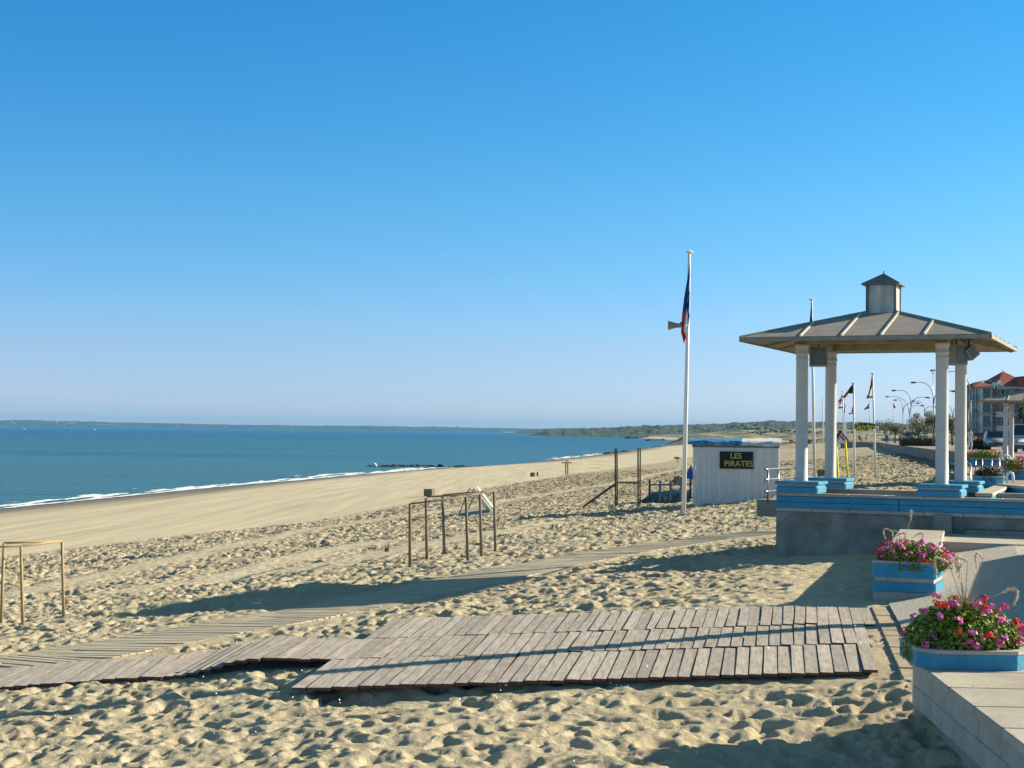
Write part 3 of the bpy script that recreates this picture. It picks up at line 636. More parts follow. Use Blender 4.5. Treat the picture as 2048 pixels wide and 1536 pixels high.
boat(187, 859.5, 8, 'low white motor boat far out below the far white houses', 'motor boat', False)

# ------------------------------------------------------------------ duckboard mats
def plank_proto(L, wd=.137, th=.03, sandy=False):
    m = MB(); b = .004; hx, hy = wd / 2, L / 2
    m.box((0, 0, -th / 2), (wd, L, th)); m.mi = [1, 0, 1, 1, 1, 1]
    return m.build('plank', ['plank_sandy', 'plank_sandy'] if sandy else ['plank', 'plank_side'])
def lane(label, pts, L, z, over=.0, pitch=.145, parent_name='boardwalk_mat', wob=.003, zfun=None, skip=0.0, sandy=False):
    pts = [Vector((a, b)) for a, b in pts]; c = pts[0]
    t = thing(parent_name, label, 'boardwalk', (c.x, c.y, z))
    proto = plank_proto(L, sandy=sandy); first = True; d = 0; i = 0; seglen = [(b - a).length for a, b in zip(pts[:-1], pts[1:])]; tot = sum(seglen)
    while d < tot:
        r_ = d; k = 0
        while r_ > seglen[k]: r_ -= seglen[k]; k += 1
        a, b = pts[k], pts[k + 1]; u = (b - a).normalized(); p = a + u * r_
        zz = z if zfun is None else zfun(p.x, p.y)
        if first: o = proto; o.parent = t; first = False
        else:
            o = bpy.data.objects.new('plank', proto.data); COL.objects.link(o); o.parent = t
        o.location = (p.x - c.x + random.gauss(0, .003), p.y - c.y + random.gauss(0, wob), zz - z + random.gauss(0, .002))
        fan = -.095 * max(0, min(1, (p.x + 2) / 6)) if zfun is zmat else 0
        nv = Vector((-u.y, u.x)) * L / 2; tilt = 0 if zfun is None else math.atan2(zfun(*(p + nv)) - zfun(*(p - nv)), L)
        o.rotation_euler = (tilt + random.gauss(0, .003), random.gauss(0, .012), math.atan2(u.y, u.x) + fan + random.gauss(0, .004))
        o.scale = (random.uniform(.955, 1.0), random.uniform(.99, 1.005), 1)
        d += pitch; i += 1
    # battens below
    m = MB()
    for off in (-L * .36, 0, L * .36):
        for a, b in zip(pts[:-1], pts[1:]):
            u = (b - a).normalized(); nn = Vector((-u.y, u.x)); q0 = a + nn * off - c; q1 = b + nn * off - c
            if zfun is None: z0 = z1 = -.05
            else: z0 = zfun(*(a + nn * off)) - z - .05; z1 = zfun(*(b + nn * off)) - z - .05
            m.tube((q0.x, q0.y, z0), (q1.x, q1.y, z1), .018, n=4)
    m.build('batten', 'wood_dark', t)
    return t
for nm, (pts, L_) in FIT.items():
    LANES[nm] = [tuple(p) for p in pts]
    lab = {'front': 'front grey duckboard mat nearest the bottom of the photo, casting a gap of shade', 'mid': 'middle grey duckboard mat crossed by the long thin shadow',
           'back': 'rear grey duckboard mat ending at the small blue planter'}[nm]
    lane(lab, LANES[nm], L_, .14, zfun=zmat)
lane('sand-dusted duckboard mat running out of the left of the photo', LEFTMAT, 1.9, bh(*LEFTMAT[0]) + .03, zfun=lz_left, wob=.012)
lane('long half-buried duckboard path curving from the pavilion down the beach', FARPATH, 1.95, bh(*FARPATH[0]), zfun=lambda x, y: bh(x, y) + .0, wob=.02, sandy=True)

# ------------------------------------------------------------------ pavilion, terrace and sea wall
TH = R(-24)
def pav_courses(t, u0, u1, v, names=True, zt=1.30):
    """banded facing of the terrace wall, front plane at local y = v"""
    L = .78; n = max(1, round((u1 - u0) / L)); L = (u1 - u0) / n
    protos = {}
    def piece(nm, mat, i, z0, z1, proud, gap=.006):
        key = nm
        if key not in protos:
            m = MB(); m.bev((0, 0, 0), (L - gap, .22 + proud, z1 - z0), min(.012, (z1 - z0) * .2)); protos[key] = m.build(nm, mat, t); o = protos[key]
            o.location = (u0 + L * (i + .5), v + .11 - proud / 2, (z0 + z1) / 2)
        else: inst(nm, protos[key], t, (u0 + L * (i + .5), v + .11 - proud / 2 + random.gauss(0, .002), (z0 + z1) / 2))
    for i in range(n):
        piece('coping_stone', 'precast', i, zt - .055, zt, .035)
        piece('base_stone', 'precast', i, zt - .37, zt - .305, .03)
    for z0, z1 in ((zt - .178, zt - .06), (zt - .30, zt - .184)):
        k = max(1, round((u1 - u0) / 2.75)); LL = (u1 - u0) / k
        for i in range(k): MB().bev((u0 + LL * (i + .5), v + .12, (z0 + z1) / 2), (LL - .012, .22, z1 - z0), .01).build('blue_panel', 'blue', t)
def pavilion(org, zoff, label, cl=True):
    t = thing('pavilion', label, 'pavilion', (org[0], org[1], zoff), TH)
    S_ = 2.81; H0 = 1.30; HT = 4.36
    # pedestals
    pp = None; names = [(0, 0), (S_, 0), (0, S_), (S_, S_)]
    for i, (a, b) in enumerate(names):
        if i == 0:
            ped = MB().bev((0, 0, H0 + .075), (.86, .86, .13), .03).build('pedestal', 'blue', t)
            cap = MB().bev((0, 0, H0 + .205), (.90, .90, .06), .012).build('cap', 'blue', ped); nk = MB().box((0, 0, H0 + .157), (.80, .80, .034)).build('neck', 'precast', ped); ft = MB().box((0, 0, H0 + .004), (.83, .83, .012)).build('foot', 'precast', ped)
            col = MB().lathe((0, 0, 0), [(.135, H0 + .236), (.135, H0 + .25), (.125, H0 + .26), (.122, 4.02), (.128, 4.03), (.128, 4.07), (.121, 4.08), (.121, 4.13), (.14, 4.14), (.14, 4.18), (.128, 4.19), (.128, 4.28), (.15, 4.30), (.15, HT)], 28).build('column', 'column', t)
            for f in range(0): pass
            for p in col.data.polygons: p.use_smooth = abs(p.normal.z) < .5
        else:
            p2 = inst('pedestal', ped, t, (a, b, 0)); c2 = inst('column', col, t, (a, b, 0))
            for g, nm in ((cap, 'cap'), (nk, 'neck'), (ft, 'foot')): inst(nm, g, p2, (0, 0, 0))
    # ring beams on the columns
    c = S_ / 2; e = 2.425
    for a, b, dx, dy in ((c, 0, S_ + .28, .16), (c, S_, S_ + .28, .16), (0, c, .16, S_ - .17), (S_, c, .16, S_ - .17)):
        MB().box((a, b, HT + .082), (dx, dy, .16)).build('ring_beam', 'soffit', t)
    ez, tz, r0 = 4.44, 5.07, .30
    def P(x, y, z): return (c + x, c + y, z)
    cor = [(-e, -e), (e, -e), (e, e), (-e, e)]; top = [(-r0, -r0), (r0, -r0), (r0, r0), (-r0, r0)]
    rot = [Matrix.Rotation(R(90) * k, 3, 'Z') for k in range(4)]
    fr = [-.5, -.25, -.08, .08, .25, .5]
    def zof(y): return ez + (tz - ez) * (e - abs(y)) / (e - r0)
    for k in range(4):
        def W(x, y, z): q = rot[k] @ Vector((x, y, 0)); return Vector((c + q.x, c + q.y, z))
        f = [x * 2 * e for x in fr]
        for i in range(5):
            a, b = f[i], f[i + 1]
            def yl(x): return -max(abs(x), r0)
            pts = [W(a, -e, ez), W(b, -e, ez)]
            if i in (0, 4):
                q = b if i == 0 else a
                pts = [W(a, -e, ez), W(b, -e, ez)] + ([W(b, yl(b), zof(yl(b)))] if i == 0 else [W(a, yl(a), zof(yl(a)))])
            elif i in (1, 3):
                ia = (b, a) if i == 1 else (a, b)
                if i == 1: pts += [W(b, yl(b), zof(yl(b)))]; pts += ([W(-r0, -r0, tz)] if b > -r0 else []) + [W(a, yl(a), zof(yl(a)))]
                else: pts += [W(b, yl(b), zof(yl(b)))] + ([W(r0, -r0, tz)] if a < r0 else []) + [W(a, yl(a), zof(yl(a)))]
            else: pts += [W(b, yl(b), zof(yl(b))), W(a, yl(a), zof(yl(a)))]
            MB().sheet(pts, .018).build('roof_panel', 'roof', t)
        for i in range(1, 5):
            x = f[i]; y1 = -max(abs(x), r0)
            d = (Vector(W(x, y1, zof(y1))) - Vector(W(x, -e, ez))).normalized()
            m = MB(); up = Vector((0, 0, .045)); a_, b_ = W(x, -e - .01, ez), W(x, y1, zof(y1)); sx = (rot[k] @ Vector((1, 0, 0))) * .02
            vs = [a_ - sx, a_ + sx, b_ + sx, b_ - sx]; vs += [v + up for v in vs]
            m.add(vs, [(3, 2, 1, 0), (4, 5, 6, 7), (0, 1, 5, 4), (1, 2, 6, 5), (2, 3, 7, 6), (3, 0, 4, 7)]); m.build('batten', 'batten', t)
        # hip, fascia, soffit sheet
        m = MB(); m.tube(W(-e - .02, -e - .02, ez + .02), W(-r0, -r0, tz + .02), .03, .03, 6); m.build('hip', 'roof_edge', t)
        m = MB(); a_, b_ = W(-e - .03, -e - .03, 0), W(e + .03, -e - .03, 0); m.box(((a_.x + b_.x) / 2, (a_.y + b_.y) / 2, ez - .035), ((b_ - a_).length - .06, .025, .075), rz=k * math.pi / 2); m.build('fascia', 'roof_edge', t)
        sh = -.10
        MB().sheet([W(-e + .02, -e + .02, ez - .04), W(-r0, -r0, tz - .12), W(r0, -r0, tz - .12), W(e - .02, -e + .02, ez - .04)], .012).build('soffit', 'soffit', t)
        m = MB(); m.tube(W(-e + .06, -e + .06, ez - .07), W(-.1, -.1, tz - .2), .035, n=4); m.build('rafter', 'soffit', t)
        for x in (-.6, .6):
            m = MB(); m.tube(W(x, -e + .05, ez - .06), W(x, -1.35, ez + .16), .03, n=4); m.build('bracket', 'roof_edge', t)
    if cl:
        h = .29; z0, z1 = tz - .02, 5.66
        for sx, sy in ((-1, -1), (1, -1), (1, 1), (-1, 1)): MB().box(P(sx * h, sy * h, (z0 + z1) / 2), (.05, .05, z1 - z0)).build('lantern_post', 'zinc_dark', t)
        for k in range(4):
            q = rot[k] @ Vector((0, -h + .01, 0)); MB().box((c + q.x, c + q.y, (z0 + z1) / 2), (2 * h - .06, .02, z1 - z0 - .004), rz=k * math.pi / 2).build('lantern_panel', 'zinc', t)
        g = .395; m = MB()
        m.add([P(-g, -g, z1), P(g, -g, z1), P(g, g, z1), P(-g, g, z1), P(-g, -g, z1 + .03), P(g, -g, z1 + .03), P(g, g, z1 + .03), P(-g, g, z1 + .03), P(0, 0, 5.93)],
              [(3, 2, 1, 0), (0, 1, 5, 4), (1, 2, 6, 5), (2, 3, 7, 6), (3, 0, 4, 7), (4, 5, 8), (5, 6, 8), (6, 7, 8), (7, 4, 8)]); m.build('lantern_roof', 'zinc_dark', t)
        MB().tube(P(0, 0, 5.90), P(0, 0, 5.98), .012, n=6).build('finial', 'dark_steel', t)
    return t
PO = at_depth(1603, 960, 31); PO = (PO.x, PO.y)
pav = pavilion(PO, 0, 'large open pavilion with four white columns on blue pedestals and a square lantern roof')
PM = Matrix.Translation((PO[0], PO[1], 0)) @ Matrix.Rotation(TH, 4, 'Z')
def LW(u, v, z=0): p = PM @ Vector((u, v, z)); return p
def terrace():
    t = thing('sea_wall', 'blue and grey banded terrace wall on a dark concrete footing below the large pavilion', 'wall', (PO[0], PO[1], 0), TH)
    MB().box((3.2, 2.0, .36), (7.26, 4.78, 1.14)).build('footing', 'concrete_rough', t)
    pav_courses(t, -.43, 7.0, -.43)
    # side and back kerbs of the terrace, seen past the pedestals
    MB().box((3.3, 3.24, 1.18), (7.4, .25, .20)).build('back_kerb', 'precast', t)
    MB().box((3.25, 1.4, 1.0), (7.3, 3.4, .12)).build('floor', 'paving', t)
    # chipped pilaster and ledges at the right foot
    m = MB(); m.bev((2.9, -.47, .72), (.34, .14, .5), .02); m.build('pilaster', 'concrete', t)
    MB().bev((4.6, -.46, .55), (2.6, .12, .30), .05).build('repair_patch', 'concrete', t)
    return t
terrace()
# landing with steel rail at the left end
def railing(label, pts, zs, zb, r=.022, posts=None, group=None, mat='steel'):
    p0 = pts[0]; t = thing('railing', label, 'railing', (p0.x, p0.y, zb), 0, group)
    for z in zs: MB().path([(p.x - p0.x, p.y - p0.y, z - zb) for p in pts], r, 8).build('rail', mat, t, True)
    for k in (posts or range(len(pts))):
        p = pts[k]; MB().tube((p.x - p0.x, p.y - p0.y, -.05), (p.x - p0.x, p.y - p0.y, max(zs) - zb), r * .9, n=8).build('post', mat, t, True)
    return t
q = [at_depth(1530, 938, 31.6), at_depth(1536, 938, 31.9), at_depth(1557, 938, 32.6), at_depth(1626, 938, 34.0)]
b0 = at_depth(1547, 1030, 32.0); lt = MB(); lt.box((b0.x + .1, b0.y + .3, .92), (.62, .8, .36), rz=TH)
o = lt.build('landing', 'concrete'); tag(o, 'small concrete landing jutting from the left end of the terrace wall', 'landing')
railing('three bar steel railing at the left end of the terrace wall', q, (1.28, 1.53, 1.75), 1.10, posts=[1, 2])
def spk(px, py, d, label, rz, w_=.36, h=.44, dp=.28, tilt=0):
    p = at_depth(px, py, d); t = thing('loudspeaker', label, 'loudspeaker', tuple(p), rz)
    rt = Matrix.Rotation(tilt, 3, 'Y'); m = MB(); m.box((0, 0, 0), (w_, dp, h), rot=rt); m.build('cabinet', 'dark_steel' if False else 'concrete', t)
    m = MB(); m.box(tuple(rt @ Vector((0, -dp / 2 - .006, 0))), (w_ - .06, .012, h - .06), rot=rt); m.build('grille', 'zinc_dark', t)
    m = MB(); m.tube(tuple(rt @ Vector((0, .0, h / 2 - .01))), (0, .02, h / 2 + .16), .02, n=6); m.box((0, 0, h / 2 + .14), (.12, .06, .03)); m.build('bracket', 'dark_steel', t)
spk(1637, 713, 31.2, 'grey loudspeaker box hung between the two left pavilion columns', R(-10), .37, .42)
spk(1913, 710, 30.6, 'grey loudspeaker box hung between the two right pavilion columns', R(28), .34, .42)
spk(1941, 705, 30.6, 'small tilted floodlight box under the right eave of the large pavilion', R(15), .22, .25, .2, tilt=R(-38))

pavilion((lambda p: (p.x, p.y))(at_depth(2011, 900, 75)), -.17, 'second smaller-looking pavilion far behind at the right edge of the photo', cl=True)

# ------------------------------------------------------------------ ramp, near wall, far wall, kerbs, promenade
def wall_blocks(label, P0, P1, W_, ztop, zbot, side=1, L=.8, slab=True):
    """precast wall: P0 far end, P1 near end; beach face on the line P0-P1, body on its right"""
    P0 = Vector(P0); P1 = Vector(P1); u = (P1 - P0).normalized(); nn = Vector((-u.y, u.x)) * side; rz = math.atan2(u.y, u.x)
    t = thing('low_wall', label, 'wall', (P0.x, P0.y, zbot)); n = int((P1 - P0).length / L)
    def loc(s, off, z): p = P0 + u * s + nn * off; return (p.x - P0.x, p.y - P0.y, z - zbot)
    sl_ = MB().bev((0, 0, 0), (L - .012, W_ + .03, .06), .012).build('top_slab', 'slab', t); bl = MB().bev((0, 0, 0), (L - .01, .14, .172), .008).build('block', 'precast', t)
    for i in range(n):
        s = L * (i + .5)
        for nm, pr, off, z in (('top_slab', sl_, W_ / 2 - .02, ztop - .03), ('block', bl, .07, ztop - .06 - .088), ('block', bl, .07, ztop - .06 - .268)):
            if i == 0 and nm == 'top_slab': o = pr
            elif i == 0 and z == ztop - .06 - .088: o = pr
            else: o = bpy.data.objects.new(nm, pr.data); COL.objects.link(o); o.parent = t
            o.location = loc(s, off + random.gauss(0, .002), z); o.rotation_euler = (0, 0, rz + random.gauss(0, .002))
    Lt = L * n
    c = loc(Lt / 2, W_ / 2 + .06, (ztop - .062 + zbot) / 2); MB().box(c, (Lt - .02, W_ - .14, ztop - .062 - zbot), rz=rz).build('core', 'concrete', t)
    return t
wall_blocks('pale precast wall with sunlit top slabs at the bottom right corner', (3.56, 13.30), (3.09, 6.5), .82, .55, -.9)
BPT = (5.15, 21.4)
def LB(u, v): q = Matrix.Rotation(TH, 3, 'Z') @ Vector((u, v, 0)); return (BPT[0] + q.x, BPT[1] + q.y)
wall_blocks('short pale wall running back from the small planter to the terrace', (7.55, 29.0), (5.42, 22.0), .8, .70, -.4)
# retaining wall beyond the right edge, whose shade falls on the gravel
wall_blocks('promenade retaining wall right of the gravel ramp', (9.1, 24.9), (6.1, 14.8), .6, 1.10, .0)
N_ = Vector((.982, -.186)); KA = Vector((5.2, 21.1))
def zramp(x, y):
    d = (x - KA.x) * N_.x + (y - KA.y) * N_.y
    return min(.58, max(.14, .15 + .17 * d))
def build_gravel():
    ys_ = np.concatenate([[5.0, 13.29], np.arange(13.31, 29.6, .4)]); ds = np.concatenate([np.arange(0, 3.1, .25), [6, 12, 24]])
    P = np.zeros((len(ys_), len(ds), 3))
    for i, y in enumerate(ys_):
        x0 = KA.x + (y - KA.y) * .19 + .10
        if y > 21.6: x0 = 5.42 + (y - 22) * .304 + .35
        if y < 13.3: x0 = 4.33 + (y - 13.3) * .069
        for j, d in enumerate(ds):
            x = x0 + d; P[i, j] = (x, y, .5 if y < 13.3 else zramp(x, y))
    o = grid_mesh('gravel_ramp', P, 'gravel', 'structure', smooth=False)
build_gravel()
def kerb():
    t = thing('kerb', 'worn concrete edging strip between the duckboards and the gravel', 'kerb', (KA.x, KA.y, .15))
    pr = None; a = Vector((5.28, 21.2)); b = Vector((3.83, 13.5)); u = (b - a).normalized(); n = int((b - a).length / .5)
    for i in range(n):
        p = a + u * (.5 * (i + .5)) - Vector((.06, 0)); zz = .15
        if pr is None: pr = MB().bev((0, 0, 0), (.485, .30, .10), .01).build('kerb_stone', 'edging', t); o = pr
        else: o = bpy.data.objects.new('kerb_stone', pr.data); COL.objects.link(o); o.parent = t
        o.location = (p.x - KA.x, p.y - KA.y, -.060 + random.gauss(0, .004)); o.rotation_euler = (0, 0, math.atan2(u.y, u.x))
kerb()
p0 = LB(.95, 2.8)
def landing2():
    m = MB(); c = LW(5.2, -1.72); m.bev((c.x, c.y, .42), (5.0, 2.35, .36), .02, rz=TH)
    o = m.build('landing', 'slab'); tag(o, 'wide concrete step against the foot of the blue terrace wall', 'step')
landing2()

# ------------------------------------------------------------------ flowers
def leaf_cloud(m, c, rad, n, s0, s1, rr, flat_=.75, mi=0):
    for _ in range(n):
        while True:
            v = Vector((rr.uniform(-1, 1), rr.uniform(-1, 1), rr.uniform(-.25, 1)))
            if .35 < v.length < 1.0: break
        p = Vector((c[0] + v.x * rad[0], c[1] + v.y * rad[1], c[2] + v.z * rad[2]))
        s = rr.uniform(s0, s1); nrm = (v + Vector((rr.gauss(0, .5), rr.gauss(0, .5), rr.gauss(.5, .5)))).normalized(); a = nrm.orthogonal().normalized(); b = nrm.cross(a)
        th = rr.uniform(0, 6.28); a2 = a * math.cos(th) + b * math.sin(th); b2 = nrm.cross(a2)
        m.add([p - a2 * s, p + b2 * s * .7 + nrm * s * .15, p + a2 * s, p - b2 * s * .7 + nrm * s * .15], [(0, 1, 2, 3)], mi)
def flower_mesh(mat, seed):
    rr = random.Random(seed); m = MB()
    for k in range(13):
        d = Vector((rr.gauss(0, 1), rr.gauss(0, 1), abs(rr.gauss(.6, .7)))).normalized(); c = d * rr.uniform(.45, .8); a = d.orthogonal().normalized(); b = d.cross(a); th0 = rr.uniform(0, 1)
        for q in range(5):
            th = th0 + q * 1.2566; e = a * math.cos(th) + b * math.sin(th); f = d.cross(e)
            m.add([c, c + e * .30 - f * .16 + d * .08, c + e * .46 + d * .12, c + e * .30 + f * .16 + d * .08], [(0, 1, 2, 3)])
    me = bpy.data.meshes.new('flower_head'); me.from_pydata(m.v, [], m.f); me.materials.append(MT[mat]); return me
FM = {k: [flower_mesh(k, i) for i in range(3)] for k in ('pink', 'redpetal', 'lilac')}
def plume(t, base, tip, rr, droop=.12, mat='straw'):
    base = Vector(base); tip = Vector(tip); L = (tip - base).length; side = Vector((rr.uniform(-1, 1), rr.uniform(-.4, .4), 0)).normalized()
    pts = []; 
    for k in range(8):
        f = k / 7; p = base.lerp(tip, f); pts.append(p)
    for k in range(1, 6):
        f = k / 5; pts.append(tip + side * droop * math.sin(f * 2.2) * 1.1 + Vector((0, 0, droop * (math.sin(f * 2.9) * .55 - f * f * .9))))
    m = MB(); m.path(pts, [.0036] * 8 + [.006, .006, .006, .005, .003], 4)
    for k in range(7, len(pts) - 1):
        for _ in range(70):
            f = rr.random(); p = pts[k].lerp(pts[k + 1], f); d = (Vector((rr.gauss(0, 1), rr.gauss(0, 1), rr.gauss(0, .8))).normalized() + (pts[k + 1] - pts[k]).normalized() * .8) * rr.uniform(.012, .028)
            a = d.orthogonal().normalized() * .0026; m.add([p - a, p + a, p + d], [(0, 1, 2)])
    m.build('grass_plume', mat, t)
def blades(t, c, n, L, rr, mat='stem'):
    m = MB()
    for _ in range(n):
        a = Vector(c) + Vector((rr.gauss(0, .04), rr.gauss(0, .04), 0)); th = rr.uniform(0, 6.28); lean = rr.uniform(.05, .55); l_ = L * rr.uniform(.6, 1)
        d = Vector((math.cos(th) * lean, math.sin(th) * lean, 1)).normalized(); s = d.orthogonal().normalized() * .006
        p1 = a + d * l_ * .6; p2 = a + d * l_ + Vector((math.cos(th), math.sin(th), -.5)) * l_ * lean * .35
        m.add([a - s, a + s, p1 + s, p1 - s], [(0, 1, 2, 3)]); m.add([p1 - s, p1 + s, p2], [(0, 1, 2)])
    m.build('grass_blades', mat, t, kind='stuff')
def octa(w_, d, ch): return [(-w_ / 2 + ch, -d / 2), (w_ / 2 - ch, -d / 2), (w_ / 2, -d / 2 + ch), (w_ / 2, d / 2 - ch), (w_ / 2 - ch, d / 2), (-w_ / 2 + ch, d / 2), (-w_ / 2, d / 2 - ch), (-w_ / 2, -d / 2 + ch)]
def ring(m, w_, d, ch, t_, z0, z1):
    o = octa(w_, d, ch); i = octa(w_ - 2 * t_, d - 2 * t_, ch * .8); vs = [(x, y, z0) for x, y in o] + [(x, y, z1) for x, y in o] + [(x, y, z0) for x, y in i] + [(x, y, z1) for x, y in i]; fs = []
    for k in range(8):
        j = (k + 1) % 8; fs += [(k, j, 8 + j, 8 + k), (16 + j, 16 + k, 24 + k, 24 + j), (8 + k, 8 + j, 24 + j, 24 + k), (j, k, 16 + k, 16 + j)]
    m.add(vs, fs)
def planter(label, loc, rz, w_, d, ch, hb, nleaf, rad, nfl, seed, mats=('pink', 'redpetal', 'lilac'), wts=(5, 3, 2), plumes=(), fs=.045, leaf=(.016, .03), leafm='leaf', off=(0, 0), lift=0, grass=None, group='flower planters along the promenade', courses=False):
    rr = random.Random(seed); t = thing('flower_planter', label, 'planter', loc, rz, group); z = 0
    if courses:
        MB().bev((0, 0, .07), (w_ - .03, d - .03, .20), .01).build('base_block', 'precast', t)
        m = MB(); m.prism(octa(w_, d, .025), .171, .305); m.build('blue_band', 'blue', t)
        MB().box((0, 0, .338), (w_ - .06, d - .06, .064)).build('neck', 'precast', t); z = .37
    m = MB(); ring(m, w_, d, ch, .05, z, z + hb); m.build('trough', 'blue', t)
    m = MB(); ring(m, w_ + .012, d + .012, ch, .07, z + hb, z + hb + .03); m.build('rim', 'precast', t)
    m = MB(); m.prism(octa(w_ - .1, d - .1, ch), z + .004, z + hb - .02); m.build('soil', 'soil', t)
    z += hb
    m = MB(); leaf_cloud(m, (off[0], off[1], z - .02), rad, nleaf, leaf[0], leaf[1], rr)
    for _ in range(int(nleaf * .25)):   # trailing over the rim
        pass
    m.build('foliage', leafm, t, kind='stuff')
    for i in range(nfl):
        k = rr.choices(range(len(mats)), wts[:len(mats)])[0]
        while True:
            v = Vector((rr.uniform(-1, 1), rr.uniform(-1, .6), rr.uniform(0.0, 1)))
            if .85 < v.length < 1.12: break
        o = bpy.data.objects.new('flower_head', rr.choice(FM[mats[k]])); COL.objects.link(o); o.parent = t
        o.location = (off[0] + v.x * rad[0] * 1.03, off[1] + v.y * rad[1] * 1.03, z + v.z * rad[2] * 1.03); s = fs * rr.uniform(.7, 1.25); o.scale = (s, s, s * .8); o.rotation_euler = (rr.uniform(-.8, .3), rr.uniform(-.5, .5), rr.uniform(0, 6))
    if grass: blades(t, (grass[0], grass[1], z + .05), grass[2], grass[3], rr)
    for (bx, by, bz, tx, ty, tz_) in plumes: plume(t, (bx, by, bz), (tx, ty, tz_), rr)
    return t
# nearest planter: on the near wall, its left end
def local(loc, rz, px, py, d):
    p = at_depth(px, py, d) - Vector(loc); return Matrix.Rotation(-rz, 3, 'Z') @ p
la = (3.92, 13.02, .552); G0 = local(la, 0, 1925, 1240, 13.0)
pls = []
for px, py in ((1897, 1108), (1916, 1104), (1935, 1106), (1966, 1100), (1921, 1118), (2002, 1168)):
    a = local(la, 0, 1928, 1215, 13.05); b = local(la, 0, px, py + 18, 13.05); pls.append((a.x, a.y, a.z, b.x, b.y, b.z))
planter('nearest flower planter, blue trough on the near wall, full of pink, red and lilac flowers', la, R(-2), .94, .92, .14, .13, 9000, (.52, .45, .42), 70, 5, plumes=pls, fs=.046, leaf=(.013, .030), grass=(G0.x, G0.y, 150, .55))
lb = LB(.44, .44); lb = (lb[0], lb[1], .12); pls = []
for px, py in ((1826, 1022), (1786, 1060), (1792, 1068), (1800, 1064), (1830, 1068)):
    a = local(lb, TH, 1800, 1100, 21.6); b = local(lb, TH, px, py + 4, 21.6); pls.append((a.x, a.y, a.z, b.x, b.y, b.z))
planter('smaller looking flower planter with two blue bands at the end of the duckboards', lb, TH, .88, .88, .03, .20, 5200, (.54, .44, .31), 60, 9, wts=(6, 2, 2), plumes=pls, fs=.05, leaf=(.015, .03), courses=True, off=(.08, -.04), grass=(-.15, 0, 70, .35))
# planters and rails of the terrace behind the pavilion, at the right edge
def at_base(px, py, z): p = at_z(px, py, z); return (p.x, p.y, z)
planter('dark green planter in a blue trough behind the right pavilion columns', at_base(1978, 974, 1.18), TH, .76, .7, .16, .26, 2200, (.42, .38, .30), 5, 21, leafm='leaf_dark', mats=('lilac',), wts=(1,), leaf=(.02, .04), fs=.05)
planter('planter with pink flowers on the far right beyond the dark green one', at_base(2036, 958, 1.18), TH, .9, .7, .16, .26, 1800, (.50, .4, .42), 26, 22, leaf=(.02, .045), fs=.06)
planter('far planter with red and orange flowers beside the second pavilion', at_base(1968, 933, 1.18), TH, 1.3, .8, .16, .35, 1800, (.85, .5, .40), 24, 23, leaf=(.03, .06), fs=.07, mats=('redpetal', 'pink'), wts=(3, 2))
def band_wall(label, a, b, z0, z1, th=.3):
    a = Vector(a[:2]); b = Vector(b[:2]); u = b - a; rz = math.atan2(u.y, u.x); c = (a + b) / 2; t = thing('low_wall', label, 'wall', (c.x, c.y, z0), rz); L = u.length
    MB().box((0, 0, (z1 - z0 - .06) / 2), (L, th, z1 - z0 - .06)).build('blue_face', 'blue', t); MB().bev((0, 0, z1 - z0 - .03), (L + .03, th + .05, .06), .01).build('coping', 'precast', t)
band_wall('blue terrace wall receding behind the right rear pedestal', at_depth(1968, 985, 31.2), at_depth(2003, 968, 36.2), .9, 1.32)
band_wall('blue terrace wall facing the viewer at the right edge', at_depth(2006, 975, 36.3), at_depth(2075, 980, 34.2), .9, 1.36)
def terrace2():
    t = MB(); q = [at_depth(1937, 0, 36.5), at_depth(1930, 0, 52), at_depth(1935, 0, 84), at_depth(2250, 0, 84), at_depth(2500, 0, 29)]
    t.prism([(p.x, p.y) for p in reversed(q)], .2, 1.16); o = t.build('terrace', 'paving'); o['kind'] = 'structure'
terrace2()
rz_ = [at_depth(1898, 0, 37), at_depth(1943, 0, 36.6)]
railing('low steel railing seen between the two right pavilion columns', rz_, (1.35, 1.57, 1.82), 1.16 - .5)
rz_ = [at_depth(1953, 0, 44), at_depth(1966, 0, 44), at_depth(1985, 0, 43.6), at_depth(2000, 0, 43.4)]
railing('steel railing behind the dark green planter', rz_, (1.45, 1.64, 1.85), 1.15)
def hoop(px, py, d, w_, h, label):
    p = at_depth(px, py, d); t = MB(); pts = [(-w_ / 2, 0, 0), (-w_ / 2, 0, h * .6), (-w_ * .36, 0, h * .92), (0, 0, h), (w_ * .36, 0, h * .92), (w_ / 2, 0, h * .6), (w_ / 2, 0, 0)]
    t.path(pts, .035, 8); o = t.build('bench_hoop', 'white', None, True); o.location = (p.x, p.y, p.z); tag(o, label, 'hoop rail', 'white hoop rails on the terrace')
hoop(2010, 929, 47, .36, .28, 'white hoop rail at the foot of the second pavilion')
hoop(2020, 966, 37, .16, .26, 'small white hoop rail beside the dark green planter')

